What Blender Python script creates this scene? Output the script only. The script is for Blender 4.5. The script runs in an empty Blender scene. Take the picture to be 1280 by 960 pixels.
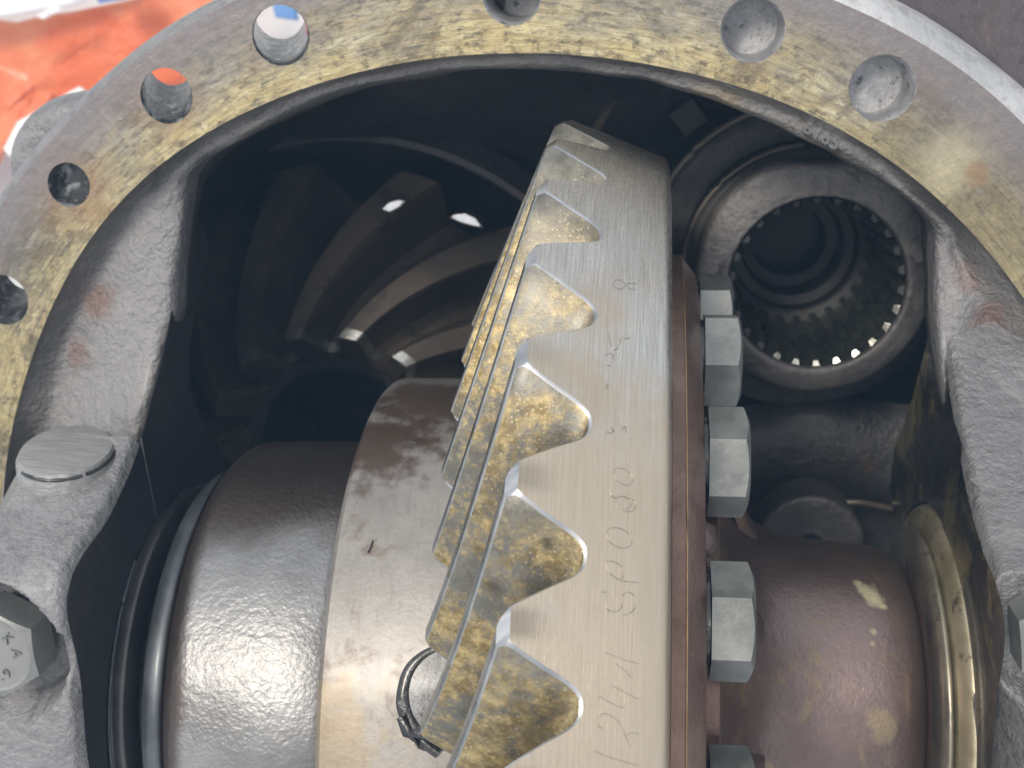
import bpy, math, random
import numpy as np
from mathutils import Vector, Matrix, noise as mnoise
from mathutils.geometry import tessellate_polygon

random.seed(7)
U = 0.2                                  # metres per design unit (bolt-circle radius of the flange = 1 unit)
scene = bpy.context.scene
COL = scene.collection

# ------------------------------------------------------------------ camera
CAM = np.array([0.21377, 0.92727, 1.80725])
RC = np.array([[0.9930235854, -0.0128107914, 0.1172179270],
               [-0.0199761296, 0.9614351206, 0.2743054194],
               [-0.1162115013, -0.2747333116, 0.9544718406]])
FP = 1503.9
cam_data = bpy.data.cameras.new('camera')
cam = bpy.data.objects.new('camera', cam_data)
COL.objects.link(cam)
M = Matrix([[*RC[0], CAM[0]*U], [*RC[1], CAM[1]*U], [*RC[2], CAM[2]*U], [0, 0, 0, 1]])
cam.matrix_world = M
cam_data.sensor_width = 36
cam_data.lens = FP/1280*36
cam_data.clip_start = 0.01
cam_data.clip_end = 500
cam_data.dof.use_dof = True
cam_data.dof.focus_distance = 1.42*U
cam_data.dof.aperture_fstop = 26
scene.camera = cam

# ------------------------------------------------------------------ world, sun, exposure
to_light = np.array([-0.28, 0.47, 0.84])
to_light /= np.linalg.norm(to_light)
elev = math.asin(to_light[2]); azim = math.atan2(to_light[0], to_light[1])
world = bpy.data.worlds.new('World'); scene.world = world; world.use_nodes = True
wn = world.node_tree; wn.nodes.clear()
sky = wn.nodes.new('ShaderNodeTexSky'); sky.sky_type = 'NISHITA'; sky.sun_disc = False
sky.sun_elevation = elev; sky.sun_rotation = azim; sky.dust_density = 3.0; sky.air_density = 1.0
# thin cloud over the whole dome: pale, uneven
tc = wn.nodes.new('ShaderNodeTexCoord'); nz = wn.nodes.new('ShaderNodeTexNoise')
nz.inputs['Scale'].default_value = 2.2; nz.inputs['Detail'].default_value = 5
wn.links.new(tc.outputs['Generated'], nz.inputs['Vector'])
rp = wn.nodes.new('ShaderNodeMapRange'); rp.inputs[1].default_value = .38; rp.inputs[2].default_value = .66
rp.inputs[3].default_value = .35; rp.inputs[4].default_value = .9
wn.links.new(nz.outputs['Fac'], rp.inputs[0])
mx = wn.nodes.new('ShaderNodeMix'); mx.data_type = 'RGBA'
mx.inputs[7].default_value = (11.0, 10.75, 10.4, 1)
wn.links.new(rp.outputs[0], mx.inputs[0]); wn.links.new(sky.outputs[0], mx.inputs[6])
bg = wn.nodes.new('ShaderNodeBackground'); bg.inputs['Strength'].default_value = 0.11
out = wn.nodes.new('ShaderNodeOutputWorld')
wn.links.new(mx.outputs[2], bg.inputs['Color']); wn.links.new(bg.outputs[0], out.inputs['Surface'])

sun_d = bpy.data.lights.new('sun', 'SUN'); sun_d.energy = 1.5; sun_d.angle = math.radians(14)
sun_d.color = (1.0, 0.92, 0.80)
sun = bpy.data.objects.new('sun', sun_d); COL.objects.link(sun)
sun.rotation_euler = Vector(to_light.tolist()).to_track_quat('Z', 'Y').to_euler()
sun.location = (0, 0, 3)

scene.view_settings.view_transform = 'Standard'
scene.view_settings.look = 'None'
scene.view_settings.exposure = 0.35
scene.view_settings.gamma = 1
scene.view_settings.use_curve_mapping = False
scene.cycles.max_bounces = 6

# ------------------------------------------------------------------ geometry helpers (design units)
AY, AZ = -0.0949, 0.02453                # axis of the carrier, parallel to X

def ray(px):
    return RC @ np.array([(px[0]-640)/FP, -(px[1]-480)/FP, -1.0])
def on(px, ax, v):
    d = ray(px); t = (v-CAM[ax])/d[ax]; return CAM+t*d
def P(px, py, z):
    return on((px, py), 2, z)
def cyl(x, r, B):
    return (x, AY+r*math.cos(B), AZ+r*math.sin(B))

def mesh(name, verts, faces, mats, parent=None, smooth=True, fmat=None, bevel=None, auto=None):
    me = bpy.data.meshes.new(name)
    me.from_pydata([(v[0]*U, v[1]*U, v[2]*U) for v in verts], [], faces)
    if not isinstance(mats, (list, tuple)): mats = [mats]
    for m in mats: me.materials.append(m)
    if fmat is not None: me.polygons.foreach_set('material_index', fmat)
    me.polygons.foreach_set('use_smooth', [bool(smooth)]*len(me.polygons))
    if auto is not None:
        me.set_sharp_from_angle(angle=math.radians(auto))
    me.update()
    o = bpy.data.objects.new(name, me); COL.objects.link(o)
    if parent: o.parent = parent
    if bevel:
        b = o.modifiers.new('bevel', 'BEVEL'); b.width = bevel*U; b.segments = 3; b.limit_method = 'ANGLE'
        b.angle_limit = math.radians(35)
    return o

def thing(name, label, cat, group=None, loc=(0, 0, 0)):
    o = bpy.data.objects.new(name, None); COL.objects.link(o)
    o.empty_display_size = .02
    o.location = [c*U for c in loc]
    o['label'] = label; o['category'] = cat
    if group: o['group'] = group
    return o
def tag(o, label, cat, group=None):
    o['label'] = label; o['category'] = cat
    if group: o['group'] = group
    return o

def grid(rows, closed=False, flip=False):
    n = len(rows[0]); V = [p for r in rows for p in r]; F = []
    for i in range(len(rows)-1):
        for j in range(n if closed else n-1):
            k = (j+1) % n
            f = (i*n+j, i*n+k, (i+1)*n+k, (i+1)*n+j)
            F.append(f[::-1] if flip else f)
    return V, F

def lathe_x(prof, seg=160, a0=0., a1=2*math.pi, wob=None):
    full = abs(a1-a0-2*math.pi) < 1e-6
    n = seg if full else seg+1
    rows = []
    for (x, r) in prof:
        rows.append([cyl(x, r, a0+(a1-a0)*j/seg) for j in range(n)])
    return grid(rows, full)
def lathe_z(prof, cx, cy, seg=96, dirv=(0, 0)):
    rows = []
    for (r, z) in prof:
        rows.append([(cx+r*math.cos(2*math.pi*j/seg), cy+r*math.sin(2*math.pi*j/seg), z) for j in range(seg)])
    return grid(rows, True)
def fine(prof, k=3):
    """round off the corners of a profile"""
    p = [np.array(q, float) for q in prof]
    for _ in range(k):
        q = [p[0]]
        for a, b in zip(p[:-1], p[1:]):
            q += [a*.75+b*.25, a*.25+b*.75]
        q.append(p[-1]); p = q
    return [tuple(a) for a in p]

def hexhead(R, h, seg=48, chamf=.42, rin=.90):
    """hexagon head along +Z, across-corner radius R"""
    ap = R*math.cos(math.pi/6); V = []; F = []
    def rh(t):
        t = (t+math.pi/6) % (math.pi/3)-math.pi/6
        return ap/math.cos(t)
    ri = ap*rin
    ts = [2*math.pi*j/seg for j in range(seg)]
    lv = [[(rh(t)*math.cos(t), rh(t)*math.sin(t), 0) for t in ts],
          [(rh(t)*math.cos(t), rh(t)*math.sin(t), h-(rh(t)-ri)*chamf) for t in ts],
          [(ri*math.cos(t), ri*math.sin(t), h) for t in ts],
          [(ri*.93*math.cos(t), ri*.93*math.sin(t), h-.0012) for t in ts]]
    V, F = grid(lv, True)
    F.append(tuple(3*seg+j for j in range(seg)))
    return V, F

def xform(V, Mx):
    return [tuple(Mx @ Vector(v)) for v in V]

def wave(p, s, a):
    v = Vector((p[0]*s, p[1]*s, p[2]*s))
    return mnoise.noise(v)*a

def tube(points, r, seg=6):
    V = []; F = []
    pts = [Vector(p) for p in points]
    for i, p in enumerate(pts):
        t = (pts[min(i+1, len(pts)-1)]-pts[max(i-1, 0)]).normalized()
        a = t.orthogonal().normalized(); b = t.cross(a)
        for k in range(seg):
            an = 2*math.pi*k/seg
            V.append(tuple(p+a*math.cos(an)*r+b*math.sin(an)*r))
    for i in range(len(pts)-1):
        for k in range(seg):
            F.append((i*seg+k, i*seg+(k+1) % seg, (i+1)*seg+(k+1) % seg, (i+1)*seg+k))
    return V, F

def smooth_line(pts, n=6):
    """Catmull-Rom"""
    pts = [np.array(p, float) for p in pts]; out = []
    q = [2*pts[0]-pts[1]]+pts+[2*pts[-1]-pts[-2]]
    for i in range(1, len(q)-2):
        for k in range(n):
            t = k/n
            out.append(.5*((2*q[i])+(-q[i-1]+q[i+1])*t+(2*q[i-1]-5*q[i]+4*q[i+1]-q[i+2])*t*t+(-q[i-1]+3*q[i]-3*q[i+1]+q[i+2])*t**3))
    out.append(pts[-1]); return out

def oncyl0(px, r):
    d = ray(px); o_ = CAM-np.array([0, AY, AZ]); a = d[1]**2+d[2]**2; b = o_[1]*d[1]+o_[2]*d[2]; c = o_[1]**2+o_[2]**2-r*r
    t = (-b-math.sqrt(b*b-a*c))/a; return CAM+t*d

# ------------------------------------------------------------------ material helpers
class Mat:
    def __init__(s, name):
        s.m = bpy.data.materials.new(name); s.m.use_nodes = True
        s.t = s.m.node_tree; s.t.nodes.clear()
        s.out = s.t.nodes.new('ShaderNodeOutputMaterial')
        s.b = s.t.nodes.new('ShaderNodeBsdfPrincipled')
        s.t.links.new(s.b.outputs[0], s.out.inputs[0])
        g = s.t.nodes.new('ShaderNodeNewGeometry')
        s.pos = s.vm('SCALE', g.outputs['Position'], scale=1/U)
        s.bh = None
    def n(s, t): return s.t.nodes.new(t)
    def put(s, sock, v):
        if isinstance(v, bpy.types.NodeSocket): s.t.links.new(v, sock)
        elif isinstance(v, (tuple, list)) and len(v) == 3 and sock.type == 'RGBA': sock.default_value = (*v, 1)
        else: sock.default_value = v
    def vm(s, op, a, b=None, scale=None):
        k = s.n('ShaderNodeVectorMath'); k.operation = op; s.put(k.inputs[0], a)
        if b is not None: s.put(k.inputs[1], b)
        if scale is not None: k.inputs['Scale'].default_value = scale
        return k.outputs[0]
    def math(s, op, a, b=0., c=None, clamp=False):
        k = s.n('ShaderNodeMath'); k.operation = op; k.use_clamp = clamp
        s.put(k.inputs[0], a); s.put(k.inputs[1], b)
        if c is not None: s.put(k.inputs[2], c)
        return k.outputs[0]
    def sep(s, v):
        k = s.n('ShaderNodeSeparateXYZ'); s.put(k.inputs[0], v); return k.outputs
    def comb(s, x, y, z):
        k = s.n('ShaderNodeCombineXYZ'); s.put(k.inputs[0], x); s.put(k.inputs[1], y); s.put(k.inputs[2], z); return k.outputs[0]
    def polar_x(s):
        """(x, radius, angle) about the carrier axis"""
        x, y, z = s.sep(s.pos)
        y = s.math('SUBTRACT', y, AY); z = s.math('SUBTRACT', z, AZ)
        r = s.math('SQRT', s.math('ADD', s.math('MULTIPLY', y, y), s.math('MULTIPLY', z, z)))
        return x, r, s.math('ARCTAN2', z, y)
    def polar_z(s, cx=0., cy=0.):
        x, y, z = s.sep(s.pos)
        x = s.math('SUBTRACT', x, cx); y = s.math('SUBTRACT', y, cy)
        r = s.math('SQRT', s.math('ADD', s.math('MULTIPLY', x, x), s.math('MULTIPLY', y, y)))
        return r, s.math('ARCTAN2', y, x), z
    def noise(s, scale, detail=4, rough=.55, vec=None, dist=0.):
        k = s.n('ShaderNodeTexNoise'); k.inputs['Scale'].default_value = scale
        k.inputs['Detail'].default_value = detail; k.inputs['Roughness'].default_value = rough
        k.inputs['Distortion'].default_value = dist
        s.put(k.inputs['Vector'], s.pos if vec is None else vec); return k.outputs['Fac']
    def voro(s, scale, vec=None, feat='F1', rand=1.):
        k = s.n('ShaderNodeTexVoronoi'); k.feature = feat; k.inputs['Scale'].default_value = scale
        k.inputs['Randomness'].default_value = rand
        s.put(k.inputs['Vector'], s.pos if vec is None else vec); return k.outputs['Distance']
    def rng(s, v, a, b, c=0., d=1., smooth=True):
        k = s.n('ShaderNodeMapRange'); k.interpolation_type = 'SMOOTHSTEP' if smooth else 'LINEAR'
        s.put(k.inputs[0], v); k.inputs[1].default_value = a; k.inputs[2].default_value = b
        k.inputs[3].default_value = c; k.inputs[4].default_value = d; return k.outputs[0]
    def mix(s, f, a, b):
        k = s.n('ShaderNodeMix'); k.data_type = 'RGBA'; s.put(k.inputs[0], f); s.put(k.inputs[6], a); s.put(k.inputs[7], b)
        return k.outputs[2]
    def bump(s, h, strength=.5, dist=.01):
        k = s.n('ShaderNodeBump'); k.inputs['Strength'].default_value = strength
        k.inputs['Distance'].default_value = dist*U
        s.put(k.inputs['Height'], h)
        if s.bh is not None: s.t.links.new(s.bh, k.inputs['Normal'])
        s.bh = k.outputs[0]; s.t.links.new(s.bh, s.b.inputs['Normal'])
    def set(s, **kw):
        nm = {'col': 'Base Color', 'metal': 'Metallic', 'rough': 'Roughness', 'spec': 'Specular IOR Level', 'coat': 'Coat Weight',
              'coatr': 'Coat Roughness', 'aniso': 'Anisotropic', 'emis': 'Emission Color', 'emiss': 'Emission Strength'}
        for k, v in kw.items(): s.put(s.b.inputs[nm[k]], v)
        return s
    def blob(s, c, r, soft=.5, nscale=9., amp=.5):
        """irregular stain round a point: 1 inside, 0 outside"""
        d = s.vm('SUBTRACT', s.pos, tuple(float(q) for q in c))
        k = s.n('ShaderNodeVectorMath'); k.operation = 'LENGTH'; s.put(k.inputs[0], d)
        v = s.math('ADD', k.outputs['Value'], s.math('MULTIPLY', s.math('SUBTRACT', s.noise(nscale, 4), .5), amp*r*2))
        return s.rng(v, r*(1-soft), r*(1+soft), 1., 0.)

# ---- machined flange face: grey steel under yellow-gold oil varnish, turned marks running round it
def mat_flange():
    s = Mat('flange_face'); r, a, z = s.polar_z()
    v = s.comb(s.math('MULTIPLY', a, 1.5), s.math('MULTIPLY', r, 5.0), 0.)
    n1 = s.noise(2.4, 9, .70, v, .3); n2 = s.noise(9, 8, .75, v, .5); n3 = s.noise(70, 3, .6)
    iso = s.noise(5.0, 9, .72, dist=.3); fine_ = s.noise(58, 6, .72)
    stre = s.noise(7, 6, .72, s.comb(s.math('MULTIPLY', a, 1.8), s.math('MULTIPLY', r, 24.), 0.))
    band = s.rng(r, .93, 1.07, .13, -.11, False)
    gold = s.math('ADD', s.math('ADD', s.math('MULTIPLY', n1, .45), s.math('MULTIPLY', iso, .55)), band)
    gold = s.math('ADD', gold, s.math('MULTIPLY', s.math('SUBTRACT', fine_, .5), .10))
    gf = s.rng(gold, .42, .66)
    col = s.mix(s.rng(n2, .35, .65), (.15, .142, .13), (.29, .272, .23))
    goldc = s.mix(s.rng(stre, .38, .62), (.30, .235, .11), (.58, .50, .27))
    goldc = s.mix(s.math('MULTIPLY', s.rng(s.noise(4, 7, .7), .54, .70), .8), goldc, (.30, .19, .075))
    col = s.mix(s.math('MULTIPLY', gf, .92), col, goldc)
    cream = s.math('MULTIPLY', s.rng(s.math('ADD', n2, s.math('MULTIPLY', fine_, .5)), .78, .92), s.rng(r, .91, 1.02, 1., .25))
    col = s.mix(s.math('MULTIPLY', cream, .55), col, (.72, .67, .46))
    dk = s.rng(s.math('ADD', s.noise(13, 8, .78, s.comb(s.math('MULTIPLY', a, 2.2), s.math('MULTIPLY', r, 9.), 0.)), s.math('MULTIPLY', fine_, .3)), .655, .76)
    col = s.mix(s.math('MULTIPLY', dk, .7), col, (.10, .095, .085))
    dk3 = s.rng(s.math('ADD', s.noise(5.5, 8, .75, None, .6), s.math('MULTIPLY', stre, .3)), .66, .76)
    col = s.mix(s.math('MULTIPLY', dk3, .75), col, (.12, .10, .07))
    dk4 = s.rng(s.math('ADD', s.math('ADD', stre, s.math('MULTIPLY', n1, .5)), s.math('MULTIPLY', fine_, .2)), .90, .99)
    col = s.mix(s.math('MULTIPLY', dk4, .75), col, (.10, .095, .085))
    dk2 = s.rng(s.math('ADD', fine_, s.rng(r, .915, .95, .08, 0.)), .58, .66)
    col = s.mix(s.math('MULTIPLY', dk2, .5), col, (.10, .075, .04))
    grey = s.rng(s.noise(2.2, 4, .6), .50, .64)
    col = s.mix(s.math('MULTIPLY', grey, .65), col, (.16, .155, .165))
    for c, rr in ((P(1230, 290, 0), .10), (P(1140, 200, 0), .05)):
        col = s.mix(s.math('MULTIPLY', s.blob(c, rr, .7, 9., .8), .55), col, (.15, .125, .08))
    col = s.mix(s.math('MULTIPLY', s.blob(P(1195, 190, 0), .045, .8, 12., 1.4), .55), col, (.52, .47, .32))
    for c, rr in ((P(205, 120, 0), .05), (P(94, 236, 0), .06), (P(1222, 218, 0), .016)):
        col = s.mix(s.math('MULTIPLY', s.blob(c, rr, .7, 14., .8), .5), col, (.26, .14, .06))
    edge = s.rng(s.math('ADD', r, s.math('MULTIPLY', n2, .08)), 1.03, 1.10)
    col = s.mix(s.math('MULTIPLY', edge, .85), col, (.20, .18, .185))
    s.set(col=col, metal=.45, rough=s.rng(fine_, .3, .7, .36, .66), coat=.2, coatr=.3)
    s.bump(stre, .25, .006); s.bump(n3, .35, .004); s.bump(fine_, .35, .006)
    return s.m

# ---- rough sand cast iron, oily
def mat_cast(name, base, dark, rust=(.20, .10, .06), rough=(.36, .58), metal=.35, bump=1., rustf=.62, coat=.15, sc=1.):
    s = Mat(name)
    n1 = s.noise(4*sc, 7, .6); n2 = s.noise(42*sc, 5, .62); n3 = s.noise(120*sc, 3, .6); n4 = s.noise(9*sc, 6, .65)
    col = s.mix(s.rng(n1, .36, .66), dark, base)
    col = s.mix(s.math('MULTIPLY', s.rng(n2, .36, .5, 1., 0.), .35), col, tuple(c*.5 for c in dark))
    col = s.mix(s.math('MULTIPLY', s.rng(n4, rustf, rustf+.12), .7), col, rust)
    s.set(col=col, metal=metal, rough=s.rng(n1, .3, .7, *rough), coat=coat, coatr=.25)
    s.bump(n2, .55*bump, .012); s.bump(n3, .5*bump, .006)
    return s

M_FLANGE = mat_flange()
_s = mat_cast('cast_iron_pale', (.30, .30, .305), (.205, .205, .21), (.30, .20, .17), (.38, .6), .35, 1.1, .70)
M_PALE = _s.m
_s = Mat('cast_iron_lip')
_n1 = _s.noise(4, 6, .6); _n2 = _s.noise(48, 5, .62); _n4 = _s.noise(10, 6, .65)
_c = _s.mix(_s.rng(_n1, .36, .66), (.15, .145, .14), (.26, .25, .24))
_x, _y, _z = _s.sep(_s.pos)
_at = _s.n('ShaderNodeAttribute'); _at.attribute_name = 'web_light'  # paler webs, darker steep strip: slope shading put into the colour
_c = _s.mix(_at.outputs['Fac'], _c, _s.mix(_s.rng(_n1, .35, .65), (.205, .20, .20), (.31, .305, .305)))
for _q, _rr, _cc in ((P(120, 375, -.05), .026, (.22, .12, .085)), (P(98, 440, -.05), .022, (.24, .15, .12)), (P(1205, 350, -.06), .022, (.22, .13, .11)),
                     (P(1232, 395, -.06), .024, (.22, .13, .11)), (P(1240, 545, .1), .026, (.60, .42, .15)), (P(1232, 575, .12), .014, (.60, .45, .18)), (P(1250, 640, .2), .012, (.62, .5, .2)), (P(1172, 400, -.15), .020, (.48, .34, .14)), (P(1170, 350, -.15), .014, (.52, .38, .14)),
                     (P(1240, 660, .25), .012, (.55, .45, .2)), (P(150, 410, -.13), .014, (.10, .10, .10)), (P(1010, 165, -.1), .05, (.38, .27, .13)), (P(900, 115, -.07), .04, (.36, .27, .12))):
    _c = _s.mix(_s.math('MULTIPLY', _s.blob(_q, _rr, .7, 16., 1.2), .65), _c, _cc)
_s.set(col=_c, metal=.35, rough=_s.rng(_n1, .3, .7, .36, .56), coat=.2, coatr=.25)
_s.bump(_n2, .75, .014); _s.bump(_s.noise(130, 3, .6), .5, .006)
M_LIP = _s.m
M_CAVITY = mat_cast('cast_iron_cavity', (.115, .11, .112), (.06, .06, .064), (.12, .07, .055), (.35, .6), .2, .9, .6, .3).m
M_SHOULDER = mat_cast('cast_iron_outside', (.15, .12, .12), (.095, .08, .082), (.17, .105, .085), (.4, .6), .3, .7, .60).m

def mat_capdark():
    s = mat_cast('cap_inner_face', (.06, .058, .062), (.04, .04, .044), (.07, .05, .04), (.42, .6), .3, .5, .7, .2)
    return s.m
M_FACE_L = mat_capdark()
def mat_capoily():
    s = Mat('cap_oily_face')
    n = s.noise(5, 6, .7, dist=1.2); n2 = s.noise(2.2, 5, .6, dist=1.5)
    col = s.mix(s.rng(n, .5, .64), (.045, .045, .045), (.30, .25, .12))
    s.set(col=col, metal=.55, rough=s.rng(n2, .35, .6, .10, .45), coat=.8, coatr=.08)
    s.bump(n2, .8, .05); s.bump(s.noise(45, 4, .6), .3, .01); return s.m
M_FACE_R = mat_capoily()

# ---- ground and brushed gear steel
def mat_gear_rim():
    s = Mat('gear_ground_steel'); x, r, a = s.polar_x()
    br = s.noise(10, 4, .7, s.comb(s.math('MULTIPLY', x, 46.), s.math('MULTIPLY', a, .9), 3.))
    br2 = s.noise(34, 3, .7, s.comb(s.math('MULTIPLY', x, 60.), s.math('MULTIPLY', a, 1.3), 3.))
    n = s.noise(3.2, 6, .6); n2 = s.noise(7, 7, .7)
    col = s.mix(s.rng(br, .3, .7), (.44, .425, .40), (.66, .655, .64))
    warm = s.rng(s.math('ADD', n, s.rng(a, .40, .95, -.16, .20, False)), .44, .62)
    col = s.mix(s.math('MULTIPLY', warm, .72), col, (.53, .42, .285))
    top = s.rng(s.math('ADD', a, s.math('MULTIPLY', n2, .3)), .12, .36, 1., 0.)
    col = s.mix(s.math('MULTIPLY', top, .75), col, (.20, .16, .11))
    # dull brown patch at the foot of each land
    ph = s.math('FRACT', s.math('DIVIDE', s.math('SUBTRACT', a, .191-.0806), 2*math.pi/39))
    pl = s.math('MULTIPLY', s.rng(s.math('ABSOLUTE', s.math('SUBTRACT', ph, .49)), .04, .15, 1., 0.), s.rng(s.math('ADD', x, s.math('MULTIPLY', n2, .012)), .095, .135, 1., 0.))
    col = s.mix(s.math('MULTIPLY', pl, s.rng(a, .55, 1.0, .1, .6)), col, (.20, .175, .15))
    s.set(col=col, metal=.92, rough=s.math('ADD', s.rng(br2, .3, .7, .22, .34), s.math('MULTIPLY', warm, .06)))
    s.bump(br, .16, .003); s.bump(br2, .22, .002); s.bump(n2, .12, .006)
    return s.m
def mat_gear_tooth():
    s = Mat('gear_tooth_varnish'); x, r, a = s.polar_x()
    n = s.noise(6, 6, .62); n2 = s.noise(22, 7, .72); fine_ = s.noise(95, 4, .7); mid = s.noise(62, 6, .75)
    vd = s.voro(170, feat='F1'); dots = s.rng(s.math('ADD', vd, s.math('MULTIPLY', mid, .25)), .24, .40, 1., 0.)
    vb = s.voro(95, s.vm('ADD', s.pos, (3., 1., 2.))); dots2 = s.rng(vb, .10, .20, 1., 0.)
    # position inside the tooth gap: 0 at one land, 1 at the next
    ph = s.math('FRACT', s.math('DIVIDE', s.math('SUBTRACT', a, .191), 2*math.pi/39))
    lower = s.rng(s.math('ADD', ph, s.math('MULTIPLY', s.math('SUBTRACT', n2, .5), .5)), .12, .42)
    dens = s.math('MULTIPLY', s.rng(n, .38, .56), lower)
    base = s.mix(s.rng(n2, .35, .65), (.145, .14, .12), (.26, .255, .23))
    gold = s.mix(s.rng(mid, .38, .64), (.22, .16, .065), (.54, .42, .20))
    patch = s.rng(s.math('ADD', s.math('MULTIPLY', n, .4), s.math('MULTIPLY', s.math('ADD', n2, fine_), .3)), .43, .54)
    heel = s.rng(r, .80, .90, 1., 0.)
    amt = s.math('MULTIPLY', s.math('MAXIMUM', s.rng(a, .30, .80, .15, .9), heel), s.math('MAXIMUM', lower, heel))
    col = s.mix(s.math('MULTIPLY', patch, amt), base, gold)
    col = s.mix(s.math('MULTIPLY', s.math('MULTIPLY', dots, dens), .55), col, (.66, .58, .36))
    col = s.mix(s.math('MULTIPLY', s.math('MULTIPLY', dots2, dens), .55), col, (.64, .54, .32))
    vd2 = s.voro(15); dk = s.math('MULTIPLY', s.rng(s.math('ADD', vd2, s.math('MULTIPLY', mid, .3)), .24, .38, 1., 0.), s.math('MULTIPLY', lower, s.rng(s.noise(9, 3), .46, .54)))
    col = s.mix(s.math('MULTIPLY', s.math('MULTIPLY', dk, .8), s.rng(a, .5, .8)), col, (.065, .05, .035))
    dirt = s.rng(s.math('ADD', s.noise(13, 7, .75), s.math('MULTIPLY', mid, .2)), .62, .74)
    col = s.mix(s.math('MULTIPLY', dirt, .6), col, (.12, .105, .075))
    col = s.mix(s.math('MULTIPLY', s.blob(oncyl0((715, 392), .895), .011, .6, 60., 1.4), .9), col, (.50, .22, .07))
    s.set(col=col, metal=.6, rough=s.rng(n2, .3, .7, .34, .55), coat=.1, coatr=.2)
    s.bump(s.math('MULTIPLY', dots, dens), .2, .002); s.bump(n2, .22, .005); s.bump(mid, .3, .0025)
    return s.m
def mat_edge():
    s = Mat('gear_bright_chamfer'); n = s.noise(18, 4)
    s.set(col=s.mix(s.rng(n, .35, .65), (.32, .335, .35), (.50, .51, .52)), metal=.95, rough=.32); return s.m
M_RIM, M_TOOTH, M_EDGE = mat_gear_rim(), mat_gear_tooth(), mat_edge()

def mat_case(name, c1, c2, c3, metal=.6, rough=(.3, .5), bumps=(.3, .3), spot=None):
    s = Mat(name); x, r, a = s.polar_x()
    n = s.noise(4.5, 7, .62); n2 = s.noise(38, 5, .65); n3 = s.noise(11, 6, .7, dist=.5)
    br = s.noise(14, 4, .7, s.comb(s.math('MULTIPLY', x, 10.), s.math('MULTIPLY', a, .8), 1.))
    col = s.mix(s.rng(n, .35, .65), c1, c2)
    col = s.mix(s.math('MULTIPLY', s.rng(n3, .54, .68), .8), col, c3)
    col = s.mix(s.math('MULTIPLY', s.rng(br, .5, .75), .35), col, tuple(q*.55 for q in c1))
    for (q, rr, cc, f) in (spot or []):
        col = s.mix(s.math('MULTIPLY', s.blob(q, rr, .5, 26., 1.5), f), col, cc)
    s.set(col=col, metal=metal, rough=s.rng(n3, .3, .7, *rough), coat=.25, coatr=.2)
    s.bump(s.noise(75, 4, .6), bumps[0]*.6, .004); s.bump(br, bumps[1]*.5, .004); s.bump(s.noise(170, 3), bumps[0]*.7, .003)
    return s.m
M_BROWN = mat_case('case_brown_oxide', (.16, .10, .08), (.25, .165, .13), (.12, .07, .05), .7, (.28, .42), (.3, .2))
M_BROWN2 = mat_case('hub_brown_oxide', (.155, .11, .10), (.23, .17, .155), (.25, .19, .115), .72, (.32, .42), (.35, .05),
                    [(oncyl0((1072, 731), .237), .006, (.75, .68, .44), .9), (oncyl0((1078, 738), .237), .010, (.75, .68, .44), .9), (oncyl0((1086, 744), .237), .013, (.75, .68, .44), .9), (oncyl0((1096, 751), .237), .011, (.75, .68, .44), .9), (oncyl0((1104, 757), .237), .006, (.75, .68, .44), .9), (oncyl0((1092, 790), .237), .005, (.5, .42, .26), .7), (oncyl0((1090, 805), .237), .004, (.5, .42, .26), .7), (oncyl0((1105, 905), .237), .020, (.38, .30, .16), .45)])
M_CASE = mat_case('case_machined', (.25, .235, .215), (.36, .34, .315), (.19, .145, .115), .6, (.48, .58), (.22, .15),
                  [(cyl(-.19, .5, .35), .08, (.085, .055, .04), .9), (cyl(-.12, .5, .1), .10, (.10, .065, .045), .9), (cyl(-.2, .5, 1.25), .08, (.35, .26, .14), .5)])
def mat_hubcast():
    s = Mat('hub_cast_sheen'); n = s.noise(5, 6); n2 = s.noise(78, 3, .5, dist=.3); x, r, a = s.polar_x()
    col = s.mix(s.rng(n, .35, .65), (.17, .17, .17), (.28, .28, .28))
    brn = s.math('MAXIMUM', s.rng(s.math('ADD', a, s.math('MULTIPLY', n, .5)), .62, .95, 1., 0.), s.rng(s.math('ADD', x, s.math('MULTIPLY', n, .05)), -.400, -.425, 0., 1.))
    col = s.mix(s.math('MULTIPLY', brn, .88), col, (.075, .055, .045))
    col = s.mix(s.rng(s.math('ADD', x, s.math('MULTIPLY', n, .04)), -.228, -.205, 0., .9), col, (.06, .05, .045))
    s.set(col=col, metal=.76, rough=.40, coat=.15, coatr=.25); s.bump(n2, .30, .005); s.bump(s.noise(170, 2), .3, .003); return s.m
M_HUB = mat_hubcast()
def mat_simple(name, c1, c2, metal, rough, sc=12., bump=.2, coat=0., dark=None):
    s = Mat(name); n = s.noise(sc, 6, .65)
    col = s.mix(s.rng(n, .36, .64), c1, c2)
    if dark: col = s.mix(s.math('MULTIPLY', s.rng(s.noise(sc*2.3, 6, .7), .56, .66), .8), col, dark)
    s.set(col=col, metal=metal, rough=s.rng(n, .3, .7, rough*.85, rough*1.2), coat=coat, coatr=.15)
    s.bump(s.noise(sc*7, 4, .6), bump, .005); s.bump(n, bump*.7, .01); return s.m
M_BOLT = mat_simple('bolt_zinc_steel', (.16, .17, .165), (.25, .262, .255), .6, .42, 14, .10, dark=(.2, .2, .18))
M_BOLT2 = mat_simple('bolt_grey_face', (.20, .21, .20), (.27, .275, .265), .45, .48, 10, .12)
M_RINGD = mat_simple('ring_dark_steel', (.055, .052, .052), (.10, .095, .095), .6, .38, 9, .15, .3)
M_RINGM = mat_simple('ring_blue_steel', (.07, .08, .09), (.13, .145, .16), .6, .45, 9, .1, .3)
M_RINGG = mat_simple('ring_gold_oil', (.42, .36, .22), (.60, .54, .38), .7, .34, 10, .15, .4, dark=(.14, .12, .09))
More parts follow.
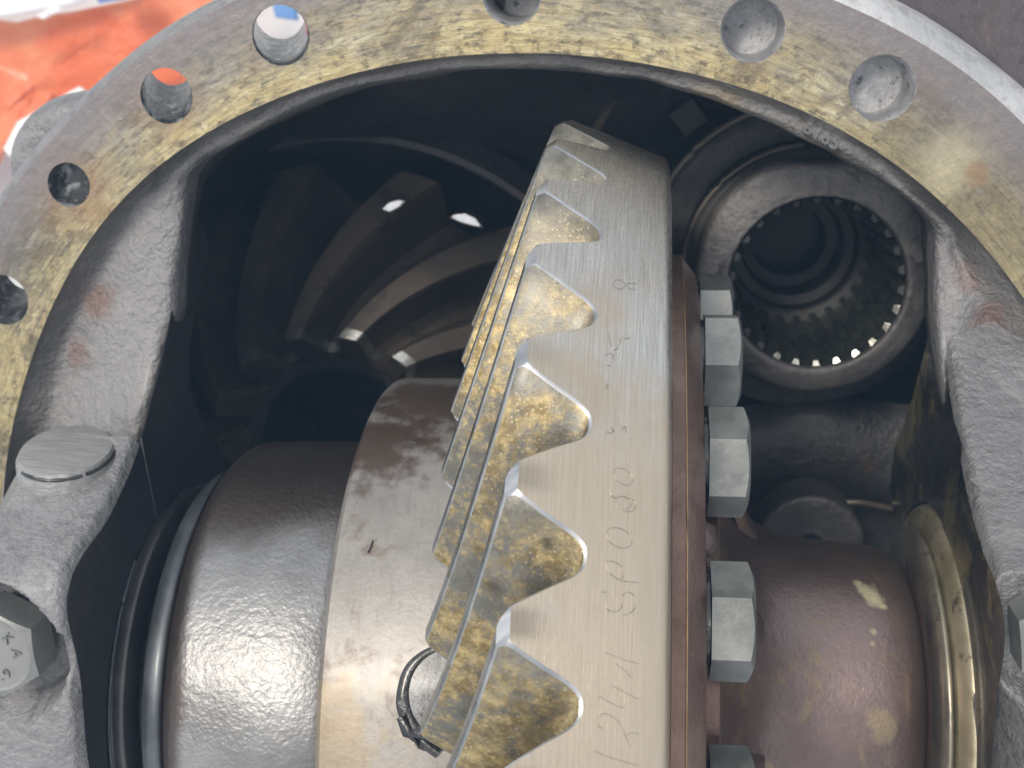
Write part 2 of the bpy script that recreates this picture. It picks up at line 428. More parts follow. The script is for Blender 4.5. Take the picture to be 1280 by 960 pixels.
M_BLACKM = mat_simple('bore_dark_steel', (.02, .02, .02), (.045, .042, .04), .3, .5, 8, .1)
M_RINGG2 = mat_simple('ring_brown_oil', (.20, .185, .15), (.36, .33, .26), .7, .36, 10, .15, .4, dark=(.10, .09, .08))
M_PINION = mat_simple('pinion_oiled_steel', (.085, .07, .057), (.17, .13, .095), .3, .5, 4, .1, .1, dark=(.07, .06, .05))
M_PINEDGE = mat_simple('pinion_bright_edge', (.45, .46, .45), (.65, .65, .6), .9, .25, 14, .1)
M_COUP = mat_simple('coupling_cast_dark', (.10, .095, .095), (.16, .15, .15), .4, .5, 8, .8, .1, dark=(.10, .09, .08))
M_SPLINE = mat_simple('spline_oiled_steel', (.12, .13, .11), (.28, .30, .24), .8, .28, 12, .1, .4)
M_SPTIP = mat_simple('spline_lit_tip', (.62, .62, .52), (.80, .80, .72), .9, .22, 20, .1)
def mat_grime():
    s = Mat('bore_grime'); n = s.noise(36, 6, .7, dist=.6)
    col = s.mix(s.rng(n, .50, .60), (.05, .055, .06), (.30, .32, .34))
    s.set(col=col, metal=.5, rough=.28, coat=.6, coatr=.1); s.bump(n, .7, .02); return s.m
M_GRIME = mat_grime()
M_BORE = mat_simple('bore_wall_steel', (.30, .30, .31), (.48, .485, .49), .45, .5, 22, .4, .1, dark=(.07, .07, .075))
M_SHINE = mat_simple('etched_line', (.44, .41, .35), (.56, .53, .46), .9, .3, 20, 0)
M_STAMP = mat_simple('bright_stamp_and_glint', (.65, .66, .66), (.85, .85, .85), .9, .2, 30, .1)
M_BLACK = mat_simple('black_oil_and_shade', (.012, .012, .013), (.03, .03, .03), .1, .22, 14, .4, .6)

# ------------------------------------------------------------------ ground and backdrop things
ground_s = Mat('pale_concrete')
_n = ground_s.noise(.6, 6, .6)
ground_s.set(col=ground_s.mix(ground_s.rng(_n, .35, .65), (.62, .62, .61), (.80, .80, .79)), rough=.8)
ground_s.bump(ground_s.noise(9, 5), .3, .05)
g = mesh('ground', [(-18, -18, -4.2), (18, -18, -4.2), (18, 18, -4.2), (-18, 18, -4.2)], [(0, 1, 2, 3)], ground_s.m, smooth=False)
g['kind'] = 'structure'

VEIL = .085  # added scattering volume stands in for lens glare lifting the dark tones
def add_glare_veil():
    V = [(x, y, z) for z in (-9.3, 2.6) for y in (-19, 19) for x in (-19, 19)]
    F = [(0, 2, 3, 1), (4, 5, 7, 6), (0, 1, 5, 4), (1, 3, 7, 5), (3, 2, 6, 7), (2, 0, 4, 6)]
    m = bpy.data.materials.new('glare_veil_air'); m.use_nodes = True; m.node_tree.nodes.clear()
    o_ = m.node_tree.nodes.new('ShaderNodeOutputMaterial'); v_ = m.node_tree.nodes.new('ShaderNodeVolumePrincipled')
    v_.inputs['Color'].default_value = (.36, .64, 1, 1); v_.inputs['Density'].default_value = VEIL; v_.inputs['Anisotropy'].default_value = 0.
    m.node_tree.links.new(v_.outputs[0], o_.inputs['Volume'])
    o = mesh('glare_veil', V, F, m, smooth=False); o['kind'] = 'stuff'; o['label'] = 'added pale blue veil imitating lens glare over the open housing'
add_glare_veil()

def sheet(name, px, z, thick, mat, fold=.0, seed=0, sub=4):
    """cloth or plate lying at height z whose outline shows at the given pixels; real thickness, gentle folds"""
    pts = [P(a, b, z) for a, b in px]
    n = len(pts)
    c = sum(pts)/n
    rings = [1., .985, .9, .75, .55, .35, .15]
    V = []; F = []
    for k, t in enumerate(rings):
        for p in pts:
            q = c+(p-c)*t
            h = wave((q[0]*1.0+seed, q[1]*1.0, 0), 1.7, fold)+wave((q[0]+seed, q[1]*3., 5.), 3.1, fold*.6)
            V.append((q[0], q[1], z+h+(thick*.5 if k == 1 else thick if k > 1 else 0)))
    for k in range(len(rings)-1):
        for j in range(n):
            F.append((k*n+j, k*n+(j+1) % n, (k+1)*n+(j+1) % n, (k+1)*n+j))
    V.append((c[0], c[1], z+thick)); ci = len(V)-1
    for j in range(n): F.append(((len(rings)-1)*n+j, (len(rings)-1)*n+(j+1) % n, ci))
    b = len(V)
    for p in pts: V.append((p[0], p[1], z-thick))
    for j in range(n): F.append((b+(j+1) % n, b+j, j, (j+1) % n)[::-1])
    F.append(tuple(b+j for j in range(n))[::-1])
    return mesh(name, V, F, mat, auto=60)

so = Mat('orange_tarp'); _n = so.noise(1.6, 5, .6); _n2 = so.noise(1.1, 4, .6, dist=.8)
so.set(col=so.mix(so.rng(_n2, .50, .64), so.mix(so.rng(_n, .35, .65), (.72, .13, .035), (.78, .17, .05)), (.80, .27, .12)), rough=.5, coat=.2)
so.bump(so.noise(3, 4), .6, .15)
M_ORANGE = so.m
tarp_px = [(-330, -60), (-120, 8), (20, 28), (50, 20), (95, 14), (190, -6), (262, -60), (300, -20), (268, 60), (262, 100), (200, 112),
           (150, 112), (104, 120), (90, 128), (70, 118), (58, 140), (28, 166), (22, 196), (8, 180), (-4, 206), (-60, 200), (-200, 330), (-330, 300)]
tag(sheet('orange_tarp', tarp_px, -3.6, .03, M_ORANGE, .035, 2.), 'blurred orange tarp with ragged edge lying beyond the upper left of the flange', 'tarp')
M_WHITE = mat_simple('white_cloth', (.82, .82, .82), (.92, .92, .93), 0., .8, 1.2, .3)
M_PALEBG = mat_simple('pale_grey_cloth', (.62, .62, .66), (.76, .76, .80), 0., .8, 1.2, .3)
def strip(name, px, z, th, mat, label, cat, group=None):
    return tag(sheet(name, px, z, th, mat, .03, 9.), label, cat, group)
strip('white_rag', [(22, 152), (62, 128), (98, 108), (108, 116), (66, 146), (30, 170), (14, 196), (6, 186)], -3.45, .02, M_WHITE,
      'torn white rag strip along the lower edge of the orange tarp', 'rag')
strip('white_cloth', [(-80, -60), (200, -60), (120, -8), (92, 6), (44, 14), (0, 22), (-80, 40)], -3.4, .02, M_WHITE,
      'bright white cloth above the orange tarp in the upper left corner', 'cloth')
strip('blue_cloth', [(112, -30), (150, -30), (158, -2), (122, 4)], -3.3, .02, mat_simple('blue_cloth', (.12, .2, .55), (.16, .26, .6), 0, .7, 2, .1),
      'small blue cloth corner at the very top above the orange tarp', 'cloth')
strip('blue_towel', [(338, -8), (368, -4), (372, 26), (344, 22)], -3.3, .02, mat_simple('blue_towel', (.15, .3, .6), (.2, .36, .66), 0, .7, 2, .1),
      'blue cloth glimpsed through the third flange hole from the left', 'cloth')
strip('torn_white_scrap', [(44, 20), (70, 6), (76, 12), (52, 24)], -3.3, .02, M_WHITE, 'small torn white scrap on the upper edge of the orange tarp', 'rag')

# ------------------------------------------------------------------ axle housing
housing = thing('axle_housing', 'big cast iron axle housing with round drilled golden flange around the open gear cavity', 'gear housing')
TAU = 2*math.pi
def fit_r(pxs):
    a = sorted((math.atan2(q[1], q[0]), math.hypot(q[0], q[1])) for q in [P(x, y, 0) for x, y in pxs])
    A = [q[0] for q in a]; R_ = [q[1] for q in a]
    def fn(t):
        t = (t+math.pi/2) % TAU-math.pi/2
        return float(np.interp(t, A, R_, left=R_[0], right=R_[-1]))
    N = 720; raw = np.array([fn(TAU*i/N) for i in range(N)])
    ker = np.hanning(61); ker /= ker.sum()
    sm = np.convolve(np.concatenate([raw, raw, raw]), ker, 'same')[N:2*N]
    return lambda t: float(np.interp((t % TAU)/TAU*N, np.arange(N+1), np.append(sm, sm[0])))
r_in = fit_r([(20, 520), (30, 480), (75, 365), (130, 270), (250, 170), (400, 105), (640, 68), (800, 79), (903, 104), (1016, 142), (1112, 200), (1195, 268), (1237, 318), (1278, 370)])
r_out = fit_r([(0, 259), (22, 225), (79, 165), (131, 101), (195, 56), (262, 19), (296, 0), (1044, 5), (1179, 64), (1280, 158)])
NS = 240
ang = [TAU*i/NS for i in range(NS)]
inner = [(r_in(t)*math.cos(t), r_in(t)*math.sin(t), 0) for t in ang]
outer = [(r_out(t)*math.cos(t), r_out(t)*math.sin(t), 0) for t in ang]
# px centre, pixel radius, depth of the bore, lean of the bore (x, y per unit), floor?
HOLES = [((5, 375), 31, .10, (-.1, .35), None), ((86, 231), 26, .03, (0, 0), 'blind'), ((208, 120), 31, .12, (-.30, .42), None),
         ((351, 44), 33, .12, (-.30, .30), None), ((640, -8), 33, .12, (0, .1), 'plug'), ((941, 37), 34, .075, (0, .1), 'plug'), ((1103, 110), 35, .06, (-.1, .1), 'plug')]
holes = []
for (c, rp_, dp, lean, kind) in HOLES:
    cc = P(c[0], c[1], 0); rr = rp_/794*1.0
    holes.append((cc, rr, dp, lean, kind))
# further holes of the bolt circle continue round the part of the flange outside the frame
for k in range(1, 15):
    t = math.radians(148.7+14.5*k)
    holes.append((np.array([math.cos(t)*1.0, math.sin(t)*1.0, 0.]), .042, .12, (0, 0), None))
hn = 40
loops = [[Vector(p) for p in outer], [Vector(p) for p in inner]]
for (cc, rr, *_r) in holes:
    loops.append([Vector((cc[0]+rr*1.06*math.cos(-TAU*j/hn), cc[1]+rr*1.06*math.sin(-TAU*j/hn), 0)) for j in range(hn)])
tris = tessellate_polygon(loops)
allv = [tuple(v) for lp in loops for v in lp]
def fixup(V, F):
    o = []
    for f in F:
        a, b, c = [Vector(V[i]) for i in f]
        o.append(f if (b-a).cross(c-a).z > 0 else f[::-1])
    return o
tris = fixup(allv, [tuple(t) for t in tris])
mesh('flange_face', allv, tris, M_FLANGE, housing, smooth=False)
for i, (cc, rr, dp, lean, kind) in enumerate(holes):
    rows = []
    prof = [(0., 1.06), (.006, 1.0), (.02, .985), (dp*.5, .98), (dp, .98)]
    for (d, k) in prof:
        rows.append([(cc[0]+lean[0]*d+rr*k*math.cos(TAU*j/hn)*(1+.012*math.sin(3*j+i)), cc[1]+lean[1]*d+rr*k*math.sin(TAU*j/hn), -d) for j in range(hn)])
    V, F = grid(rows, True)
    fm = [0]*len(F)
    if kind:
        base = len(V)
        cz = -dp
        for rr2 in (.7, .35):
            V += [(cc[0]+lean[0]*dp+rr*rr2*math.cos(TAU*j/hn), cc[1]+lean[1]*dp+rr*rr2*math.sin(TAU*j/hn), cz+wave((math.cos(TAU*j/hn)*2, math.sin(TAU*j/hn)*2+rr2, i), 1, .002)) for j in range(hn)]
        V.append((cc[0]+lean[0]*dp, cc[1]+lean[1]*dp, cz))
        s0 = (len(prof)-1)*hn
        for a_, b_ in ((s0, base), (base, base+hn)):
            for j in range(hn): F.append((a_+j, a_+(j+1) % hn, b_+(j+1) % hn, b_+j)); fm.append(1)
        for j in range(hn): F.append((base+hn+j, base+hn+(j+1) % hn, len(V)-1)); fm.append(1)
    mesh('bolt_hole', V, F, [M_GRIME if kind != 'plug' else M_BORE, M_GRIME if kind == 'blind' else M_BORE], housing, fmat=fm, auto=35)

# outer body: bright turned edge, then the rough casting that swells out to the right
def flare(t):
    t = (t+math.pi) % TAU-math.pi
    d = math.degrees(t)
    return float(np.interp(d, [-180, -100, -40, 20, 55, 72, 84, 96, 180], [0, .3, .6, .7, .7, .55, .1, 0, 0]))
rows = []
for (dr, dz, fk) in ((0, 0, 0), (.010, -.004, 0), (.030, -.022, 0), (.037, -.034, 0), (.037, -.055, .02), (.03, -.10, .25), (.02, -.16, .6), (.0, -.25, .85), (-.03, -.5, 1.), (-.06, -.9, 1.), (-.09, -1.5, 1.)):
    rw = []
    for t in ang:
        left = 1 if 95 < math.degrees(t) < 260 else 0
        r = r_out(t)+dr*(.55 if flare(t) < .05 else 1)+flare(t)*fk
        if dz < -.08 and flare(t) < .05: r = r_out(t)-.115
        p = (r*math.cos(t), r*math.sin(t), dz)
        w = wave(p, 6., .006*min(1, -dz*12))
        rw.append((p[0]*(1+w), p[1]*(1+w), dz+w))
    rows.append(rw)
V, F = grid(rows, True)
nf = NS
fm = [(0 if flare(ang[i % NS]) > .05 else 2) if i < nf*3 else 1 for i in range(len(F))]
keep = [i for i in range(len(F)) if not (i//NS == 4 and flare(ang[i % NS]) < .05)]
F = [F[i] for i in keep]; fm = [fm[i] for i in keep]
M_CHAMF = mat_cast('turned_edge_bright', (.62, .62, .62), (.45, .45, .45), (.35, .28, .24), (.35, .5), .5, .5, .70).m
mesh('outer_body', V, F, [M_CHAMF, M_SHOULDER, M_PALE], housing, fmat=fm, auto=50)

# grey lug of the casting behind the flange at the left
V, F = lathe_z(fine([(.0, -.075), (.07, -.075), (.095, -.09), (.105, -.13), (.105, -.3)], 2), *P(84, 196, -.1)[:2], 40)
V = [(v[0]*1.+.25*(v[1]-P(84, 196, -.1)[1]), v[1], v[2]+wave(v, 5, .01)) for v in V]
mesh('cast_lug', V, F, M_PALE, housing)

# the casting inside the flange: lip, webs down to the bearing saddles, undercut wall
K = [  # flange px, break px + z, opening px + z
 ((14, 640), (40, 690, -.09), (150, 660, .02)), ((18, 580), (45, 600, -.09), (165, 600, .03)), ((22, 520), (62, 545, -.055), (176, 545, .02)),
 ((35, 460), (78, 470, -.055), (200, 450, -.02)), ((60, 390), (98, 395, -.052), (215, 385, -.035)), ((100, 315), (130, 330, -.05), (224, 315, -.045)),
 ((150, 250), (172, 268, -.048), (229, 262, -.05)), ((185, 220), (196, 238, -.046), (232, 238, -.055)), ((215, 195), (222, 212, -.045), (238, 218, -.055)),
 ((250, 170), (257, 182, -.045), (262, 195, -.055)), ((330, 132), (334, 143, -.035), (330, 160, -.05)),
 ((420, 100), (423, 109, -.03), (420, 119, -.045)), ((520, 80), (520, 88, -.03), (520, 98, -.045)), ((640, 68), (640, 76, -.03), (640, 86, -.045)),
 ((760, 75), (760, 84, -.03), (758, 95, -.045)), ((860, 94), (857, 104, -.03), (852, 114, -.045)), ((940, 117), (935, 128, -.03), (925, 138, -.045)),
 ((1030, 148), (1020, 161, -.03), (1005, 173, -.045)), ((1100, 190), (1088, 201, -.035), (1065, 206, -.045)), ((1150, 228), (1138, 239, -.04), (1125, 243, -.05)),
 ((1185, 258), (1172, 268, -.05), (1155, 268, -.06)), ((1205, 280), (1190, 290, -.06), (1167, 290, -.07)), ((1222, 300), (1198, 318, -.07), (1166, 322, -.06)),
 ((1250, 335), (1218, 362, -.05), (1168, 380, -.05)), ((1275, 368), (1242, 410, -.06), (1174, 440, -.02)),
 ((1305, 420), (1270, 480, -.04), (1184, 500, .03)), ((1330, 500), (1300, 560, -.02), (1203, 560, .12)), ((1350, 620), (1330, 650, .0), (1215, 610, .2))]
cols = []
for (f_, b_, o_) in K:
    p0 = P(*f_, 0); t = math.atan2(p0[1], p0[0]); r = r_in(t)
    p0 = np.array([r*math.cos(t), r*math.sin(t), 0.])
    p1 = P(*b_); p2 = P(*o_)
    wall = p2+np.array([0, 0, -.13]); ud = np.array([p2[0]*1.25, p2[1]*1.0+.06, p2[2]-.22])
    def lim(q, R_):
        h = math.hypot(q[0], q[1]); k = min(1., R_/h); return np.array([q[0]*k, q[1]*k, q[2]])
    ud = lim(ud, .955)
    low = lim(np.array([p2[0]*1.6, p2[1]*1.25, -1.3]), .955)
    cols.append([p0, p0*.998+np.array([0, 0, -.016]), p0*.5+p1*.5+np.array([0, 0, -.012]), p1, p1*.5+p2*.5+np.array([0, 0, .006]), p2*.93+p1*.07, p2+np.array([0, 0, -.012]), wall, ud, low])
cols = np.array(cols)                                   # columns x rows x 3
dense = []
for j in range(cols.shape[1]):
    dense.append(np.array(smooth_line(list(cols[:, j]), 10)))
dense = np.array(dense)                                 # rows x columns
rows = []; segs = [2, 4, 4, 5, 5, 2, 3, 2, 3]
for j in range(len(dense)-1):
    for k in range(segs[j]):
        t = k/segs[j]; rows.append(dense[j]*(1-t)+dense[j+1]*t)
rows.append(dense[-1])
# soften the break lines
rows = np.array(rows)
for _ in range(2):
    rr = rows.copy(); rr[3:-1] = rows[3:-1]*.5+(rows[2:-2]+rows[4:])*.25; rows = rr
V = []
for i, rw in enumerate(rows):
    for p in rw:
        a = 0 if i < 2 else .006
        V.append((p[0]+wave(p, 13, a), p[1]+wave(p+5, 13, a), p[2]+wave(p+9, 11, a*1.2)))
n_ = rows.shape[1]
F = [(i*n_+j, i*n_+j+1, (i+1)*n_+j+1, (i+1)*n_+j) for i in range(len(rows)-1) for j in range(n_-1)]
cut = sum(segs[:6])+1
brk = sum(segs[:3])
fm = [1 if i >= cut else 0 for i in range(len(rows)-1) for j in range(n_-1)]
mask = []
for i in range(len(rows)):
    for j in range(n_):
        side_ = max(min(max((92-j)/22, 0), 1), min(max((j-196)/14, 0), 1))
        rr_ = min(max((i-brk+2.2+2.0*mnoise.noise(Vector((i*.3, j*.22, 0))))/3.0, 0), 1)
        mask.append(side_*rr_)
lip_o = mesh('opening_lip', V, F, [M_LIP, M_CAVITY], housing, fmat=fm)
at_ = lip_o.data.attributes.new('web_light', 'FLOAT', 'POINT'); at_.data.foreach_set('value', mask)

# cavity floor: a bowl rising at the back
xs = np.linspace(-1.35, 1.35, 55); ys = np.linspace(-1.35, 1.35, 55)
def floor_z(x, y):
    t = min(max((y-.42)/.62, 0), 1); t = t*t*(3-2*t)
    return -1.18+.75*t+wave((x, y, 0), 3., .02)
V = [(x, y, floor_z(x, y)+wave((x, y, 1), 15, .004)) for y in ys for x in xs]
V = [(v[0], v[1], v[2]) if math.hypot(v[0], v[1]) < .985 else (v[0]*.985/math.hypot(v[0], v[1]), v[1]*.985/math.hypot(v[0], v[1]), v[2]) for v in V]
F = [(j*55+i, j*55+i+1, (j+1)*55+i+1, (j+1)*55+i) for j in range(54) for i in range(54) if math.hypot(xs[i]+.025, ys[j]+.025) < 1.08]
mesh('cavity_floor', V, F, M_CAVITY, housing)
# near wall of the cavity, below the frame
rows_ = []
for (r, z) in ((.915, -.015), (.905, -.03), (.90, -.06), (.92, -.12), (.96, -.3), (.96, -1.3)):
    rows_.append([(r*math.cos(t)*(1+wave((t*3, z, 0), 1, .006)), r*math.sin(t), z) for t in np.linspace(math.radians(165), math.radians(385), 120)])
V, F = grid(rows_)
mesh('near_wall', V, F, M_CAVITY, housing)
# ribs and a square drain plug cast on the cavity floor
def rib(pts, w, mat=M_CAVITY, name='cast_rib'):
    V, F = tube(smooth_line([P(*q) for q in pts], 6), w, 10)
    return mesh(name, V, F, mat, housing)
M_RIBG = mat_simple('rib_oiled', (.15, .13, .105), (.26, .225, .17), .4, .4, 10, .3, .3)
rib([(786, 96, -.62), (768, 126, -.68), (746, 160, -.74)], .010, M_RIBG)
V = [(-.045, -.045, 0), (.045, -.045, 0), (.045, .045, 0), (-.045, .045, 0), (-.04, -.04, .07), (.04, -.04, .07), (.04, .04, .07), (-.04, .04, .07)]
F = [(4, 5, 6, 7), (0, 1, 5, 4), (1, 2, 6, 5), (2, 3, 7, 6), (3, 0, 4, 7)]
pq = P(861, 147, -.60)
Mx = Matrix.Translation(Vector(pq-np.array([0, 0, .05]))) @ Matrix.Rotation(math.radians(38), 4, 'Z') @ Matrix.Scale(.75, 4)
tag(mesh('square_plug', xform(V, Mx), F, M_BLACKM, None, smooth=False, bevel=.006), 'small square headed plug deep in the dark cavity above the splined ring', 'plug')

# saddles + caps share one section in the Y-Z plane
CAPPROF = [(.354, .13), (.322, .18), (.282, .268), (.262, .352), (.238, .398), (.195, .415), (.10, .405), (-.04, .415), (-.20, .40), (-.36, .32), (-.50, .12), (-.52, .03)]
SADPROF = [(.354, .13), (.38, .10), (.50, -.04), (.56, -.12), (.50, -.40), (.3, -.62), (-.3, -.62), (-.6, -.4), (-.6, 0.0), (-.52, .03)]
def prism_x(prof, x0, x1, bore=None, n=6):
    """closed section extruded along X, with the bearing bore cut through when asked"""
    pf = [tuple(q) for q in prof]
    if bore:
        a0, a1, rb = bore
        pf = pf+[(AY+rb*math.cos(a0+(a1-a0)*k/40), AZ+rb*math.sin(a0+(a1-a0)*k/40)) for k in range(41)]
    m = len(pf); V = []; F = []
    xs_ = [x0, x1]
    for x in xs_: V += [(x, q[0], q[1]) for q in pf]
    lp = [[Vector((q[0], q[1], 0)) for q in pf]]
    tr = tessellate_polygon(lp)
    s = 1 if x1 > x0 else -1
    for t in tr:
        a, b, c = [Vector((pf[i][0], pf[i][1], 0)) for i in t]
        up = (b-a).cross(c-a).z > 0
        t = tuple(t)
        F.append(t if (up != (s > 0)) else t[::-1])
        F.append(tuple(i+m for i in (t[::-1] if (up != (s > 0)) else t)))
    for j in range(m):
        F.append((j, (j+1) % m, m+(j+1) % m, m+j))
    return V, F, len(tr)*2

def cap_mesh(name, side, x0, x1, parent, facemat):
    # dense sloping top so the casting can be uneven, with the recess for the bolt head
    sgn = 1 if side > 0 else -1
    prof = [np.array(q) for q in smooth_line([(a, b) for a, b in (CAPPROF if side < 0 else [(.58, -.16), (.48, -.03), (.40, .065)]+CAPPROF[1:])], 14)]
    bx, by, br = BOLTPOS[side]
    xs_ = np.linspace(x0, x1, 90)
    rows_ = []
    for k, x in enumerate(xs_):
        e = abs(x-x0)
        rnd = max(0, .018-e)                            # rounded corner next to the inner face
        rw = []
        for i, q in enumerate(prof):
            t = prof[min(i+1, len(prof)-1)]-prof[max(i-1, 0)]; t = t/np.linalg.norm(t)
            nrm = np.array([-t[1], t[0]])
            if nrm[1] < 0 and q[1] > .3: nrm = -nrm
            if nrm @ (q-np.array([AY, AZ])) < 0: nrm = -nrm
            d = rnd-.5*0
            off = -(.018-math.sqrt(max(0, .018**2-rnd**2)))
            p = np.array([x, q[0]+nrm[0]*off, q[1]+nrm[1]*off])
            if side < 0: p[1] -= 1.25*max(0., e-.155)*min(1., max(0., (q[0]-.1)/.1)); p[2] -= .3*max(0., e-.155)*min(1., max(0., (q[0]-.1)/.1))
            p[2] += wave(p, 12, .005); p[1] += wave(p+3, 12, .004)
            if side > 0:
                p[2] -= .10*max(0., min(1., (.2-p[1])/.14))*max(0, min(1, 1-(abs(x-x0))/.05))
            # spot-faced recess
            dd = math.hypot(x-bx, q[0]-by)
            if q[1] > .2:
                w = min(max((br*1.06-dd)/(br*.08), 0), 1); w = w*w*(3-2*w)
                p[2] = p[2]*(1-w)+min(p[2], .338)*w
            rw.append(tuple(p))
        rows_.append(rw)
    V, F = grid(rows_, False, flip=(sgn < 0))
    o = mesh(name, V, F, M_PALE, parent)
    # inner face
    m = prof
    loop = [tuple(q-(q-np.array([AY, AZ]))/np.linalg.norm(q-np.array([AY, AZ]))*.018) for q in m]
    a0, a1 = math.pi-.06, .04
    bore = [(AY+.30*math.cos(a0+(a1-a0)*k/40), AZ+.02+.30*math.sin(a0+(a1-a0)*k/40)) for k in range(41)]
    loop = [tuple(q) for q in loop]+bore
    lp = [Vector((a, b, 0)) for a, b in loop]
    tr = tessellate_polygon([lp])
    V = [(x0, a, b) for a, b in loop]; F = []
    for t in tr:
        a, b, c = [lp[i] for i in t]; up = (b-a).cross(c-a).z > 0
        F.append(tuple(t) if up == (sgn < 0) else tuple(t)[::-1])
    mesh('inner_face', V, F, facemat, parent, smooth=False)
    return o

BOLTPOS = {-1: (P(0, 808, .39)[0], P(0, 808, .39)[1], .100), 1: (P(1338, 800, .40)[0], P(1338, 800, .40)[1], .10)}
XL, XR = -.575, .650
capL = thing('bearing_block', 'pale grey cast bearing block at the left with a sawn oval pad and recessed bolt', 'bearing block', 'cast bearing blocks', (XL, AY, .3))
capR = thing('bearing_block', 'oil wet cast bearing block at the right edge beside the golden ring', 'bearing block', 'cast bearing blocks', (XR, AY, .3))
def child_fix(root):
    for c in root.children:
        c.matrix_parent_inverse = Matrix.Translation(root.location).inverted()
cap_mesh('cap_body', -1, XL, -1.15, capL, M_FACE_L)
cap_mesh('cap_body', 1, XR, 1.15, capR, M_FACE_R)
# saddles of the housing below the parting line
for x0, x1, fmx in ((XL+.001, -1.1, M_FACE_L), (XR-.001, 1.1, M_FACE_R)):
    sg = -1 if x1 < x0 else 1
    a0, a1 = -.0, -math.pi
    if sg < 0: pxs = [(178, 545), (202, 455), (215, 385), (226, 315), (233, 245), (262, 300), (248, 370), (237, 430), (236, 480), (252, 525), (280, 565), (292, 600)]
    else: pxs = [(1202, 555), (1184, 500), (1174, 440), (1169, 380), (1167, 322), (1164, 360), (1158, 430), (1140, 500), (1118, 560), (1112, 610), (1118, 650)]
    loop = [tuple(on(q_, 0, x0)[1:]) for q_ in pxs]
    e0 = loop[-1]; a_e = math.atan2(e0[1]-AZ, e0[0]-AY)
    loop = loop+[(AY+.31*math.cos(a_e+(.36-a_e)*k/20), AZ+.31*math.sin(a_e+(.36-a_e)*k/20)) for k in range(21)]
    lp = [Vector((a, b, 0)) for a, b in loop]
    V = [(x0, a, b) for a, b in loop]; F = []
    for t in tessellate_polygon([lp]):
        a, b, c = [lp[i] for i in t]; up = (b-a).cross(c-a).z > 0
        F.append(tuple(t) if up == (sg < 0) else tuple(t)[::-1])
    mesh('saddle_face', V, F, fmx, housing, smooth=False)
# parting line: thin burr between cap and saddle
for (a, b, X) in (((176, 547), (196, 648), XL+.004),):
    p0, p1 = on(a, 0, X), on(b, 0, X)
    V, F = tube([p0+(p1-p0)*k/8+np.array([0, wave((k, 0, 0), 1.3, .003), 0]) for k in range(9)], .0022, 5)
    mesh('parting_burr', V, F, M_RINGM, housing)

# sawn oval pad on the left cap
pc = P(82, 561, .17)
nrm = Vector((.06, .95, .24)).normalized()
q = nrm.to_track_quat('Z', 'X').to_matrix().to_4x4()
V, F = grid([[(r_*math.cos(TAU*j/56)*(1+.02*math.sin(2*j)), r_*math.sin(TAU*j/56), z_) for j in range(56)] for r_, z_ in ((.078, -.06), (.074, -.012), (.068, -.001), (.064, 0.0), (.03, 0.0))], True)
F.append(tuple(4*56+j for j in range(56)))
sp = Mat('sawn_pad'); _w = sp.noise(22, 4, .7, sp.vm('MULTIPLY', sp.pos, (.8, 9., 9.)))
sp.set(col=sp.mix(sp.rng(_w, .35, .65), (.27, .27, .27), (.36, .36, .36)), metal=.45, rough=.48); sp.bump(_w, .35, .006)
mesh('sawn_pad', xform(V, Matrix.Translation(Vector(pc)) @ q), F, [sp.m], capL, auto=40)
V, F = tube([Vector(pc)+q.to_3x3() @ Vector((.071*math.cos(t), .071*math.sin(t), -.009)) for t in [TAU*k/60 for k in range(-6, 30)]], .0035, 6)
mesh('pad_shadow_line', V, F, M_BLACK, capL)  # black line stands in for the shadow along the pad's lower edge

V, F = tube([(XL+.002, AY+.312*math.cos(t), AZ+.312*math.sin(t)) for t in np.linspace(.55, 2.6, 60)], .002, 6)
mesh('bore_edge', V, F, M_RINGM, capL)

# ------------------------------------------------------------------ crown gear
gear = thing('crown_gear', 'largest gear, with gold stained slanting teeth and a brushed steel rim, in the middle', 'gear', None, (0.1, AY, AZ))
NT = 39; D = TAU/NT; PH0 = .191
Q0 = np.array([.1485, .8824]); T0 = np.array([.0728, .9136])
hd = T0-Q0; hl = np.linalg.norm(hd); hu = hd/hl                     # unit vector root -> tip on the back cone
fd = np.array([-.4067, -.9135])                                     # heel -> toe
FW = .30
prof_t = [0, .05, .07, .085, .10, .12, .15, .19, .23, .27, .31, .34, .365, .39, .415, .445, .47, .5]
prof_h = [1, 1., .993, .975, .945, .895, .81, .69, .565, .44, .305, .205, .135, .08, .04, .013, .003, 0.]
pts = [(-t, h) for t, h in zip(prof_t[::-1], prof_h[::-1])]+[(t, h) for t, h in zip(prof_t[1:], prof_h[1:])]
PT = np.array(pts)
pitch = D*.895
met = np.stack([PT[:, 0]*pitch, PT[:, 1]*hl], 1)
tan = np.gradient(met, axis=0); tan /= np.linalg.norm(tan, axis=1)[:, None]
nr2 = np.stack([-tan[:, 1], tan[:, 0]], 1)                          # outward (up) normal
def spiral(s): return .31*(1.12*s-.12*s*s)
def gp(s, t, h, extra=0.):
    """point of a tooth: s 0 heel .. 1 toe, t in pitches, h 0 root .. 1 tip"""
    k = 1-.35*s
    q = T0+fd*FW*s-hd*((1-h)*k)
    return q, spiral(s)+t*D
